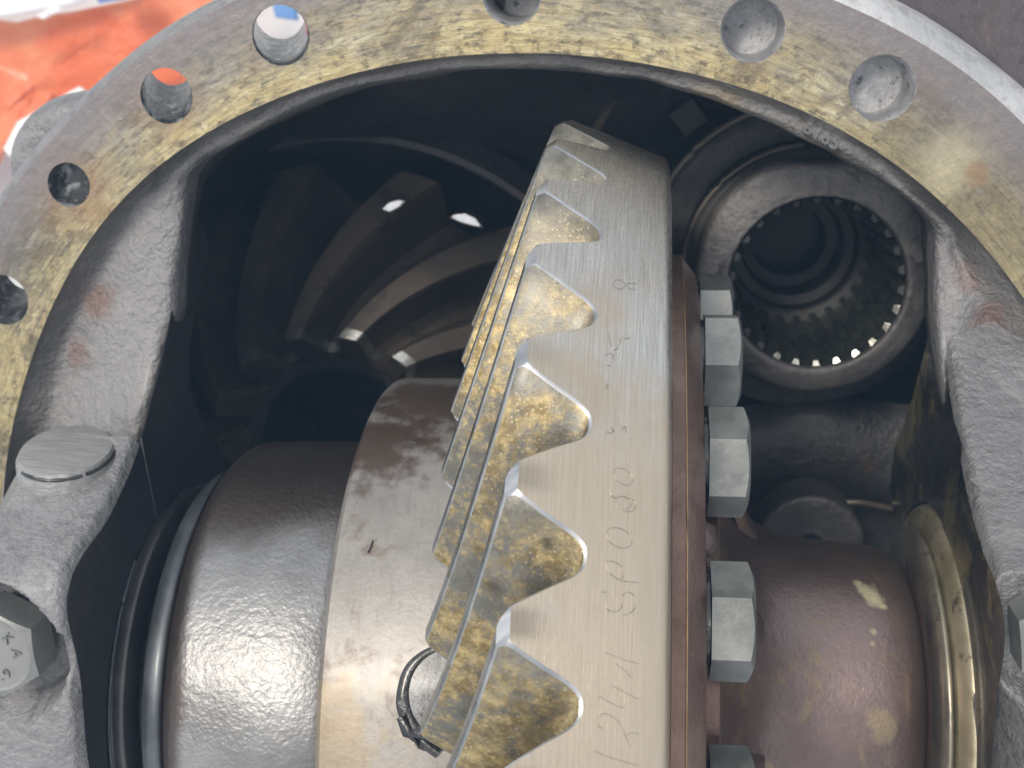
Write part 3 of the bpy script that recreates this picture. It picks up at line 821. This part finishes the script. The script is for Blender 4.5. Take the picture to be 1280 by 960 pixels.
def sector():
    V = []; F = []; fm = []
    n = len(PT)
    def add(x, r, a): V.append((x, AY+r*math.cos(a), AZ+r*math.sin(a)))
    ch = .0045
    def chv(i):
        return .0026
    def lnd(i):
        t_ = abs(PT[i][0]); return max(0., min(1., (.125-t_)/.05))
    srow = [0., ch*1.6/FW]+[ch*1.6/FW+(1-2.6*ch/FW)*k/14 for k in range(1, 15)]+[1.]
    for si, s in enumerate(srow):
        for i in range(n):
            inset = chv(i) if si in (0, len(srow)-1) else 0
            m2 = met[i]-nr2[i]*inset-(np.array([0, .0075])*lnd(i) if inset else 0)
            sv = s if si != 1 else (.0016+.0085*lnd(i))/FW
            q, a = gp(sv, m2[0]/pitch, m2[1]/hl)
            add(q[0], q[1], a)
    for si in range(len(srow)-1):
        for i in range(n-1):
            F.append((si*n+i, si*n+i+1, (si+1)*n+i+1, (si+1)*n+i))
            land = abs(PT[i][0]+PT[i+1][0])/2 < .09
            fm.append(2 if (si in (0, len(srow)-2)) else (3 if land else 1))
    # heel cap and toe cap
    for (s, row, hb, flip) in ((0., 0, -.10, False), (1., len(srow)-1, -.5, True)):
        b = len(V)
        for i in range(n):
            m2 = met[i]-nr2[i]*chv(i)-np.array([0, .0075])*lnd(i); q, a = gp(s, m2[0]/pitch, m2[1]/hl); add(q[0], q[1], a)
        for i in range(n):
            q, a = gp(s, PT[i][0], hb); add(q[0], q[1], a)
        for i in range(n-1):
            f = (b+n+i, b+n+i+1, b+i+1, b+i)
            F.append(f[::-1] if flip else f); fm.append(0)
    return V, F, fm
SV, SF, SFM = sector()
M_LAND = mat_simple('tooth_land_steel', (.30, .31, .31), (.44, .45, .45), .85, .30, 16, .15, .1, dark=(.30, .24, .12))
# mesh data centred on the gear's own origin so that alike teeth can share it
def local_mesh(name, V, F, fm, mats, org, auto):
    o = mesh(name, [(v[0]-org[0], v[1]-org[1], v[2]-org[2]) for v in V], F, mats, None, fmat=fm, auto=auto)
    return o
t0 = local_mesh('tooth', SV, SF, SFM, [M_RIM, M_TOOTH, M_EDGE, M_LAND], (0.1, AY, AZ), 38)
t0.parent = gear; t0.rotation_euler.x = PH0
for k in range(1, NT):
    c = t0.copy(); COL.objects.link(c); c.parent = gear; c.rotation_euler.x = PH0+k*D
qb = Q0+hd*(-.10); qt = T0+fd*FW-hd*(1.5*.65)
cor = np.array([.2277, .8497])
body = [tuple(qb), tuple(qb*.5+np.array([.2225, .8519])*.5), (.2225, .8519), (.2262, .8495), (.2295, .8450), (.2325, .836), (.2337, .825), (.2337, .56), (.05, .56), tuple(qt)]
body[0] = tuple(qb)
V, F = lathe_x([(x, r) for x, r in body], 312)
o = mesh('gear_body', V, F, M_RIM, gear, auto=35)
child_fix_list = [o]
o.matrix_parent_inverse = Matrix.Translation(gear.location).inverted()

# hand-etched numbers on the rim: fine scratched lines lying on the back cone
def rim_pt(px, py):
    d = ray((px, py)); best = None
    lo, hi = 1.0, 1.9
    def g_(t):
        p = CAM+t*d; r = math.hypot(p[1]-AY, p[2]-AZ)
        return (r-Q0[1])*hd[0]-(p[0]-Q0[0])*hd[1]          # 0 on the cone
    ts = np.linspace(.7, 2.0, 400); vals = [g_(t) for t in ts]
    for i in range(len(ts)-1):
        if vals[i]*vals[i+1] <= 0:
            t = ts[i]-vals[i]*(ts[i+1]-ts[i])/(vals[i+1]-vals[i]); return CAM+t*d-d*.0006
    return None
def ell(cx, cy, rx, ry, rot, n=14, a0=0, a1=360):
    o = []
    for k in range(n+1):
        t = math.radians(a0+(a1-a0)*k/n); x = rx*math.cos(t); y = ry*math.sin(t); c = math.cos(math.radians(rot)); s = math.sin(math.radians(rot))
        o.append((cx+x*c-y*s, cy+x*s+y*c))
    return o
A_ = lambda L: [(740+x/3, 320+y/3) for x, y in L]
B_ = lambda L: [(740+x/2.667, 600+y/2.667) for x, y in L]
strokes = [A_(ell(102, 106, 22, 17, 15)), A_(ell(155, 113, 24, 12, 10, a0=60, a1=330)),
           A_([(66, 292), (70, 325), (88, 352), (106, 322), (112, 305), (140, 310), (132, 295)]), A_([(50, 372), (70, 362), (80, 380), (66, 410), (52, 402)]),
           A_([(48, 495), (60, 480), (58, 500)]), A_([(50, 650), (66, 664), (82, 655), (70, 640)]), A_([(110, 650), (125, 640), (130, 662)]),
           A_(ell(118, 826, 42, 26, 35)), A_([(62, 870), (80, 905), (120, 900), (150, 920), (160, 960)]), A_(ell(118, 925, 30, 26, 20, a0=120, a1=400)),
           B_(ell(122, 82, 26, 22, 20, a0=-150, a1=120)), B_(ell(92, 192, 46, 30, 28)), B_([(45, 270), (58, 308), (100, 335), (158, 342)]),
           B_([(45, 270), (75, 272), (104, 292), (106, 318), (96, 334)]), B_([(50, 372), (46, 410), (56, 434), (84, 438), (102, 418), (106, 382), (128, 374), (148, 398), (138, 436), (104, 452)]),
           B_([(45, 575), (100, 596), (157, 613)]), B_([(80, 612), (108, 632), (132, 658)]), B_([(66, 684), (110, 708), (157, 731)]),
           B_([(24, 720), (62, 742), (102, 760), (110, 740), (106, 700)]), B_([(40, 836), (22, 815), (32, 782), (62, 784), (92, 810), (112, 850), (128, 890)]),
           B_([(112, 856), (132, 842), (157, 848)]), B_([(8, 905), (60, 925), (150, 952)]), B_([(30, 372), (52, 374)])]
V = []; F = []
for st in strokes:
    pts3 = [rim_pt(*q_) for q_ in smooth_line([np.array(q_) for q_ in st], 3)]
    pts3 = [p for p in pts3 if p is not None]
    if len(pts3) < 2: continue
    v, f = tube(pts3, .00036, 4); b = len(V); V += v; F += [tuple(i+b for i in ff) for ff in f]
o = mesh('etched_number', V, F, M_SHINE, gear); o.matrix_parent_inverse = Matrix.Translation(gear.location).inverted()

# ------------------------------------------------------------------ carrier case
case = thing('carrier_case', 'brown differential carrier case whose round hubs reach out left and right of the crown gear', 'gear carrier', None, (0, AY, AZ))
def cpart(name, prof, mat, seg=200, auto=40, rnd=0):
    V, F = lathe_x(fine(prof, rnd) if rnd else prof, seg)
    if rnd or name == 'left_hub':
        V = [(v[0], v[1]+wave(v, 5, .0015), v[2]+wave(v, 5.3, .0015)) for v in V]
    o = mesh(name, V, F, mat, case, auto=auto); o.matrix_parent_inverse = Matrix.Translation(case.location).inverted(); return o
cpart('case_collar', [(-.196, .30), (-.2135, .34), (-.2135, .486), (-.211, .491), (-.205, .4965), (-.19, .498), (-.05, .498), (-.03, .50), (.0, .51), (.05, .56), (.06, .565)], M_CASE, auto=30)
hub = [(-.474, .30), (-.475, .345), (-.4745, .362)]+[(-.4745+.045*(1-math.cos(t)), .345+.040*math.sin(t)) for t in np.linspace(.3, math.pi/2, 9)]+[(-.38, .387), (-.30, .388), (-.25, .3865), (-.235, .383), (-.222, .375), (-.212, .362), (-.21, .34)]
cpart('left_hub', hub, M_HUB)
cpart('case_flange', [(.2345, .56), (.2345, .699), (.2365, .702), (.251, .702), (.2530, .701), (.2745, .672), (.2755, .669), (.276, .545), (.277, .541), (.297, .541), (.299, .538), (.2995, .50), (.30, .3)], M_BROWN, auto=25)
cpart('right_hub', [(.270, .57), (.283, .53), (.292, .46), (.305, .39), (.325, .33), (.35, .292), (.39, .262), (.45, .244), (.52, .240), (.56, .236), (.585, .229), (.606, .214), (.614, .19), (.614, .1)], M_BROWN2, rnd=2)
cpart('hub_end_ring', [(.6145, .1), (.6145, .196), (.621, .205), (.630, .205), (.634, .195), (.634, .1)], M_BROWN)
V, F = tube([(.2532, AY+.7012*math.cos(t), AZ+.7012*math.sin(t)) for t in np.linspace(0, TAU, 241)], .0011, 5)
o = mesh('worn_edge', V, F, mat_simple('worn_bronze_edge', (.36, .22, .12), (.52, .36, .2), .8, .35), case); o.matrix_parent_inverse = Matrix.Translation(case.location).inverted()
# strengthening webs between the bolts
for k in range(9):
    B = .229+.349*(1.5+2*k)
    rows_ = []
    for (x, r, w) in ((.275, .60, .026), (.292, .585, .024), (.300, .50, .024), (.315, .42, .026), (.335, .36, .03), (.36, .30, .03), (.375, .27, .02)):
        rw = []
        for j in range(9):
            t = -1+2*j/8
            a = B+t*w/r
            rr_ = r+.014*math.sqrt(max(0, 1-t*t))-.004
            rw.append(cyl(x-(.0 if abs(t) < .9 else .012), rr_, a))
        rows_.append(rw)
    V, F = grid(rows_, False, True)
    o = mesh('web', V, F, M_BROWN2, case); o.matrix_parent_inverse = Matrix.Translation(case.location).inverted()
# plugged round pocket in the collar, ringed with black oil
c0 = (558, 872); pcx = []
def oncyl(px, r):
    d = ray(px); o_ = CAM-np.array([0, AY, AZ]); a = d[1]**2+d[2]**2; b = o_[1]*d[1]+o_[2]*d[2]; c = o_[1]**2+o_[2]**2-r*r
    t = (-b-math.sqrt(b*b-a*c))/a; return CAM+t*d
ringpts = [oncyl((c0[0]+60*math.cos(t), c0[1]+64*math.sin(t)), .498) for t in np.linspace(0, TAU, 49)[:-1]]
tt = np.linspace(0, TAU, 61)[:-1]
rows_ = [[oncyl((c0[0]+63*math.cos(t)*(1+.012*math.sin(7*t)), c0[1]+67*math.sin(t)), .4987) for t in tt],
         [oncyl((c0[0]+61*math.cos(t), c0[1]+65*math.sin(t)), .5008) for t in tt],
         [oncyl((c0[0]+5+54*math.cos(t)*(1+.02*math.sin(9*t)), c0[1]-4+58*math.sin(t)), .5006) for t in tt],
         [oncyl((c0[0]+6+52*math.cos(t), c0[1]-4+56*math.sin(t)), .4987) for t in tt]]
V, F = grid(rows_, True)
o = mesh('pocket_oil_ring', V, F, M_BLACK, case); o.matrix_parent_inverse = Matrix.Translation(case.location).inverted()
rows_ = [[oncyl((c0[0]+6+54*k*math.cos(t), c0[1]-4+58*k*math.sin(t)), .4996) for t in tt] for k in (.98, .6, .25)]
V, F = grid(rows_, True); F.append(tuple(2*60+j for j in range(60)))
M_PLUG = mat_simple('pocket_plug_oily', (.16, .16, .155), (.34, .34, .34), .6, .3, 26, .9, .4, dark=(.05, .05, .05))
o = mesh('pocket_plug', V, F, M_PLUG, case); o.matrix_parent_inverse = Matrix.Translation(case.location).inverted()
# oil drip at the pocket
V, F = tube([oncyl(q_, .4995) for q_ in ((503, 898), (512, 918), (524, 930), (538, 936), (548, 941))], .0065, 8)
V = [(v[0]+wave(v, 60, .006), v[1]+wave((v[0]+3, v[1], v[2]), 60, .006), v[2]) for v in V]
o = mesh('oil_drip', V, F, M_BLACK, case); o.matrix_parent_inverse = Matrix.Translation(case.location).inverted()
for st in ([(502, 549), (512, 553), (521, 554)], [(466, 676), (463, 686), (460, 691)]):
    V, F = tube([oncyl(q_, .4985) for q_ in st], .0016, 5)
    o = mesh('scratch', V, F, M_BLACK, case); o.matrix_parent_inverse = Matrix.Translation(case.location).inverted()

# ------------------------------------------------------------------ ring gear bolts
NB = 18; PB = .229; RB = .604
HV, HF = hexhead(.0700, .050)
Rx = Matrix.Rotation(math.pi/2, 4, 'Y')                              # +Z -> +X
labels = {-2: 'bolt head mostly hidden behind the crown gear carrier flange at the top', -1: 'first bolt head showing above the others on the brown flange edge',
          0: 'pale hex bolt head level with the splined ring lower edge, uppermost fully lit one', 1: 'hex bolt head beside the dark gap above the small grey washer',
          2: 'hex bolt head beside the pink brown hub, below the web', 3: 'lowest hex bolt head, cut by the bottom edge of the photo'}
bolt0 = None
for k in range(-1, 4):
    B = PB+.3491*k
    lab = labels.get(k, 'zinc hex bolt head on the hidden underside of the brown case flange')
    root = thing('flange_bolt', lab, 'bolt', 'hex bolts around the brown case flange', cyl(.276, RB, B))
    root.rotation_euler = (math.radians({-1: 40, 0: 21, 1: 47, 2: 41, 3: 30}[k]), 0, 0)
    if bolt0 is None:
        twist = Matrix.Rotation(math.radians(90), 4, 'Z')
        V = xform(HV, Rx)
        V = [(v[0]+.006, v[1], v[2]) for v in V]
        h = mesh('hex_head', V, HF, M_BOLT, root, smooth=False, bevel=None)
        rows_ = [[(x, r_*math.cos(TAU*j/40), r_*math.sin(TAU*j/40)) for j in range(40)] for x, r_ in ((0, .056), (.005, .056), (.0062, .053), (.0062, .02))]
        V, F = grid(rows_, True)
        w = mesh('head_gap_shade', V, F, M_BLACK, root, auto=30)  # black disc: shade of the gap behind the head put into the colour
        bolt0 = (h, w)
    else:
        for c in bolt0:
            d_ = c.copy(); COL.objects.link(d_); d_.parent = root

# ------------------------------------------------------------------ bearings and rings on the carrier axis
def axring(name, prof, mat, label, cat, rnd=2, group=None, seg=180):
    V, F = lathe_x(fine(prof, rnd), seg)
    return tag(mesh(name, V, F, mat, None, auto=50), label, cat, group)
axring('bearing_outer_ring', [(-.5755, .24), (-.5755, .301), (-.573, .307), (-.568, .3095), (-.556, .3095), (-.552, .306), (-.550, .29), (-.55, .24)], M_RINGD, 'thin dark bearing ring against the left bearing cap', 'bearing ring')
axring('bearing_cage_ring', [(-.548, .2), (-.546, .275), (-.538, .285), (-.53, .287), (-.524, .28), (-.522, .2)], M_BLACK, 'black oily cage ring in the groove left of the cast hub', 'bearing ring')
axring('bearing_inner_ring', [(-.520, .2), (-.520, .318), (-.517, .330), (-.505, .338), (-.488, .339), (-.482, .33), (-.48, .2)], M_RINGM, 'blue grey steel bearing ring tight beside the left cast hub', 'bearing ring')
axring('bearing_race', [(-.48, .2), (-.478, .318), (-.47, .322), (-.462, .318), (-.46, .2)], M_BLACK, 'narrow black ring hugging the left cast hub', 'bearing ring')
axring('adjuster_ring', [(.634, .15), (.636, .272), (.640, .290), (.648, .302), (.660, .306), (.669, .302), (.673, .288), (.675, .15)], M_RINGG, 'thick golden oiled ring nearest the right bearing cap', 'bearing ring')
axring('adjuster_inner_ring', [(.618, .15), (.6185, .245), (.621, .262), (.628, .270), (.6345, .266), (.636, .25), (.636, .15)], M_RINGG2, 'thinner golden ring between the brown hub and the thick golden ring', 'bearing ring')

# ------------------------------------------------------------------ bearing cap bolts
def cap_bolt(side, label, rot, text=None):
    bx, by, br = BOLTPOS[side]
    root = thing('cap_bolt', label, 'bolt', 'large bearing cap bolts', (bx, by, .345))
    V, F = hexhead(.070, .058, 60, .5, .93)
    V = xform(V, Matrix.Rotation(math.radians(rot), 4, 'Z')); V = [(v[0], v[1], v[2]+.010) for v in V]
    mesh('hex_head', V, F, M_BOLT2, root, smooth=False)
    if text:
        for (body_, size, r0, ang0, step) in text:
            for i, chh in enumerate(body_):
                cu = bpy.data.curves.new('lettering', 'FONT'); cu.body = chh; cu.size = size*U; cu.extrude = .0010*U; cu.align_x = 'CENTER'; cu.offset = -.0002*U
                tmp = bpy.data.objects.new('tmp', cu); COL.objects.link(tmp)
                dg = bpy.context.evaluated_depsgraph_get()
                me = bpy.data.meshes.new_from_object(tmp.evaluated_get(dg)); me.name = 'lettering'
                bpy.data.objects.remove(tmp)
                me.materials.clear(); me.materials.append(M_BOLT)
                o = bpy.data.objects.new('lettering', me); COL.objects.link(o); o.parent = root
                a = math.radians(ang0+step*i)
                o.location = (r0*math.cos(a)*U, r0*math.sin(a)*U, .0682*U)
                o.rotation_euler.z = a-math.pi/2 if step < 0 else a+math.pi/2
    return root
cap_bolt(-1, 'large grey hex bolt marked 10.9 recessed in the left bearing block', 2,
         [('SEKA', .022, .030, 121, -39), ('10.9', .021, .041, 252, 17)])
cap_bolt(1, 'grey hex bolt cut by the right edge of the photo in the oily casting', 8)

# ------------------------------------------------------------------ drive pinion
pin = thing('drive_pinion', 'smaller dark gear with curved teeth lying deep in the cavity at the left', 'gear', None, (-.47, .08, -1.1))
NP = 14; PD = TAU/NP
pprof = [(-.5, 0), (-.42, .02), (-.34, .06), (-.28, .26), (-.235, .56), (-.20, .82), (-.18, .95), (-.15, 1), (0, 1.01), (.15, 1), (.18, .95), (.20, .82), (.235, .56), (.28, .26), (.34, .06), (.42, .02), (.5, 0)]
V = []; F = []; fm = []
ns = 18
for si in range(ns+1):
    s = si/ns
    rt = .265+(.60-.265)*s; zt = -.56-.19*s
    rr_ = rt-.06-.05*s; zr = zt-.10-.075*s
    for (t, h) in pprof:
        a = -(.66*s-.10*s*s)+(t*(1-.15*0))*PD
        r = rr_+(rt-rr_)*h; z = zr+(zt-zr)*h
        V.append((r*math.cos(a), r*math.sin(a), z))
m_ = len(pprof)
for si in range(ns):
    for i in range(m_-1):
        F.append((si*m_+i, (si+1)*m_+i, (si+1)*m_+i+1, si*m_+i+1)); fm.append(0 if si > 0 else 1)
b = len(V)
for (t, h) in pprof:
    V.append(V[pprof.index((t, h))])
for (t, h) in pprof:
    a = t*PD; V.append((.175*math.cos(a), .175*math.sin(a), -.675))
for i in range(m_-1): F.append((b+i, b+i+1, b+m_+i+1, b+m_+i)); fm.append(0)
b = len(V)
for (t, h) in pprof: V.append(V[ns*m_+pprof.index((t, h))])
for (t, h) in pprof:
    a = -.56+t*PD; V.append((.44*math.cos(a), .44*math.sin(a), -.95))
for i in range(m_-1): F.append((b+i, b+m_+i, b+m_+i+1, b+i+1)); fm.append(0)
pt0 = mesh('tooth', [(v[0], v[1], v[2]+1.1) for v in V], F, [M_PINION, M_PINEDGE], pin, fmat=fm, auto=40)
for k in range(1, NP):
    c = pt0.copy(); COL.objects.link(c); c.parent = pin; c.rotation_euler.z = k*PD+.0
for c in pin.children: c.rotation_euler.z += math.radians(79)
V, F = lathe_z([(.20, -.63), (.185, -.635), (.175, -.64), (.170, -.66), (.165, -.95)], 0, 0, 72)
mesh('pinion_bore', [(v[0], v[1], v[2]+1.1) for v in V], F, M_BLACKM, pin, auto=30)
V, F = lathe_z([(.70, -.84), (.66, -.80), (.645, -.80), (.64, -.81), (.635, -1.1)], 0, 0, 96)
V = [(v[0]-.47, v[1]+.08, v[2]) for v in V]; V = [(v[0]*min(1, .95/math.hypot(v[0], v[1])), v[1]*min(1, .95/math.hypot(v[0], v[1])), v[2]) for v in V]
mesh('bearing_seat', V, F, M_CAVITY, housing, auto=30)
# two bright plates added for the light glints behind the pinion
for i, (pts_, lb) in enumerate((([(474, 262), (484, 252), (498, 248), (508, 251), (500, 260), (487, 267)], 'left one of two bright plates standing in for light glints behind the dark pinion'),
                             ([(560, 272), (568, 267), (582, 266), (596, 273), (605, 286), (592, 284), (574, 279)], 'right one of two bright plates standing in for light glints behind the dark pinion'))):
    tp = [P(a, b_, -.62) for a, b_ in pts_]; n = len(tp)
    V = [tuple(p) for p in tp]+[tuple(p+np.array([0, 0, -.05])) for p in tp]
    F = [tuple(range(n))]+[(j, n+j, n+(j+1) % n, (j+1) % n) for j in range(n)]
    c_ = Vector(np.mean(tp, axis=0))
    if (Vector(V[1])-Vector(V[0])).cross(Vector(V[2])-Vector(V[1])).z < 0: F = [f[::-1] for f in F]
    tag(mesh('glint_plate', V, F, M_STAMP, None, smooth=False, bevel=.004), lb, 'glint', 'light glint plates behind the pinion')

# ------------------------------------------------------------------ splined coupling at the right
CX, CY = .517, .478
coup = thing('splined_coupling', 'grey cast coupling ring with internal splines deep in the right of the cavity', 'coupling', None, (.501, .498, -.63))
coup.scale = (.90, .90, .90)
def zpart(name, prof, mat, seg=96, rnd=0, auto=40):
    V, F = lathe_z(fine(prof, rnd) if rnd else prof, 0, 0, seg)
    V = [(v[0], v[1], v[2]+.8) for v in V]
    return mesh(name, V, F, mat, coup, auto=auto)
NSP = 26
V = []; F = []; segs_ = NSP*8
rr_ = lambda j: .158+(.012 if (j % 8) in (0, 1, 2, 3) else 0)
tops = []
for (z, kk) in ((-.512, 1.), (-.70, 1.), (-.90, 1.)):
    for j in range(segs_):
        ph = (j % 8)/8
        h = (0 if ph < .40 else 1)
        r = .170-.015*h
        if z == -.512 and h: r += .003
        V.append((r*math.cos(TAU*j/segs_), r*math.sin(TAU*j/segs_), z+.8))
for i in range(2):
    for j in range(segs_):
        F.append((i*segs_+j, i*segs_+(j+1) % segs_, (i+1)*segs_+(j+1) % segs_, (i+1)*segs_+j))
mesh('spline_bore', V, F, M_SPLINE, coup, smooth=False)
# spline ends: bright only on the lit arc, light put into the colour
tv = []
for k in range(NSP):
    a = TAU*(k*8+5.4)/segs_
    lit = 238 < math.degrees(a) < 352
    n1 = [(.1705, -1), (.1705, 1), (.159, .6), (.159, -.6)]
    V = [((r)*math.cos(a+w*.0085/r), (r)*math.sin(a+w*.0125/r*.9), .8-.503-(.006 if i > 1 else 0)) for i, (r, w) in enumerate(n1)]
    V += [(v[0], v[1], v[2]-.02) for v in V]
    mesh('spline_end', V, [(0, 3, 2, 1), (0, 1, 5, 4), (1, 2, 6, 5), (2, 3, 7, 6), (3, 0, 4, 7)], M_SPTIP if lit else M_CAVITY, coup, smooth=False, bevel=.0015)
zpart('face_ring', [(.1745, -.53), (.1715, -.508), (.1745, -.5), (.18, -.497), (.212, -.505), (.223, -.512), (.231, -.525), (.233, -.56)], M_COUP, rnd=1)
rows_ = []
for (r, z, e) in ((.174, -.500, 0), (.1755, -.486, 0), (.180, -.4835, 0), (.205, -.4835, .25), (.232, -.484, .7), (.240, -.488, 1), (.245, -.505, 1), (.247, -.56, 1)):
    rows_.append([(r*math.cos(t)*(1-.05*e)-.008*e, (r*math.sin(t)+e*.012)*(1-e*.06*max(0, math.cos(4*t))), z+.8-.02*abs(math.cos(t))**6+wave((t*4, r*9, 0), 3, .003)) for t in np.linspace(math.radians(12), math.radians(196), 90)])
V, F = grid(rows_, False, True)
M_COUPL = mat_cast('coupling_cast_lit', (.29, .275, .265), (.19, .18, .175), (.28, .20, .12), (.4, .6), .3, 1., .64).m
mesh('lit_collar', V, F, M_COUPL, coup)  # pale half ring: sunlight on the upper face put into the colour
zpart('coupling_body', [(.233, -.56), (.228, -.60), (.232, -.61)], M_COUP)
zpart('shoulder_ring', [(.20, -.62), (.252, -.622), (.258, -.628), (.262, -.64), (.262, -.72)], M_CAVITY, rnd=1)
zpart('seat_ring', [(.262, -.76), (.325, -.762), (.333, -.768), (.337, -.78), (.337, -1.1)], M_CAVITY, rnd=1)
for rr0, zz0, w0 in ((.262, -.634, .0065), (.338, -.772, .008)):
    V, F = tube([(rr0*math.cos(t), rr0*math.sin(t), zz0+.8) for t in np.linspace(math.radians(95), math.radians(185), 40)], w0, 8)
    mesh('worn_edge', V, F, M_RIBG, coup)
zpart('inner_step', [(.172, -.90), (.150, -.905), (.143, -.91), (.141, -.96), (.120, -.965), (.116, -.975), (.114, -1.05), (.090, -1.055), (.088, -1.2), (.0, -1.2)], M_BLACKM, auto=30)
# flat machined wall that trims the coupling's right side
# small washer below the splined ring
wc = P(1014, 672, -.45)
V, F = lathe_z(fine([(.026, -.48), (.026, -.452), (.03, -.449), (.095, -.452), (.105, -.456), (.108, -.47), (.108, -.55)], 1), wc[0], wc[1]-.02, 64)
tag(mesh('thrust_washer', V, F, M_COUP, None, auto=40), 'grey round washer with a dark hole half hidden behind the brown hub', 'washer')
# cross wall of the casting below the coupling
rows_ = []
for (py, z, dz) in ((505, -.66, 0), (530, -.63, .0), (590, -.62, .0), (630, -.64, 0), (640, -.80, 0), (700, -.82, 0)):
    rows_.append([tuple(P(px_, py+6*math.sin(px_/60), z+wave((px_/80, py/80, 0), 1, .02))) for px_ in range(930, 1190, 13)])
V, F = grid(rows_, False, True)
V2 = V+[(v[0], v[1], v[2]-.5) for v in V]
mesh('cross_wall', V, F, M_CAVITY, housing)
V, F = tube(smooth_line([P(1040, 630, -.5), P(1075, 628, -.5), P(1115, 636, -.52)], 6), .006, 8)
mesh('cast_rib', V, F, M_RIBG, housing)

# worn bright stamp on the lip above the coupling
cu = bpy.data.curves.new('stamp', 'FONT'); cu.body = '6165'; cu.size = .030*U; cu.extrude = .0012*U; cu.offset = .0006*U
tmp = bpy.data.objects.new('tmp', cu); COL.objects.link(tmp)
dg = bpy.context.evaluated_depsgraph_get()
me = bpy.data.meshes.new_from_object(tmp.evaluated_get(dg)); me.name = 'casting_stamp'; bpy.data.objects.remove(tmp)
me.materials.clear(); me.materials.append(M_STAMP)
o = bpy.data.objects.new('casting_stamp', me); COL.objects.link(o); o.parent = housing
pp = P(1001, 164, -.018); o.location = Vector(pp)*U; o.rotation_euler = (math.radians(-35), 0, math.radians(-29))

for rt in (capL, capR):
    child_fix(rt)
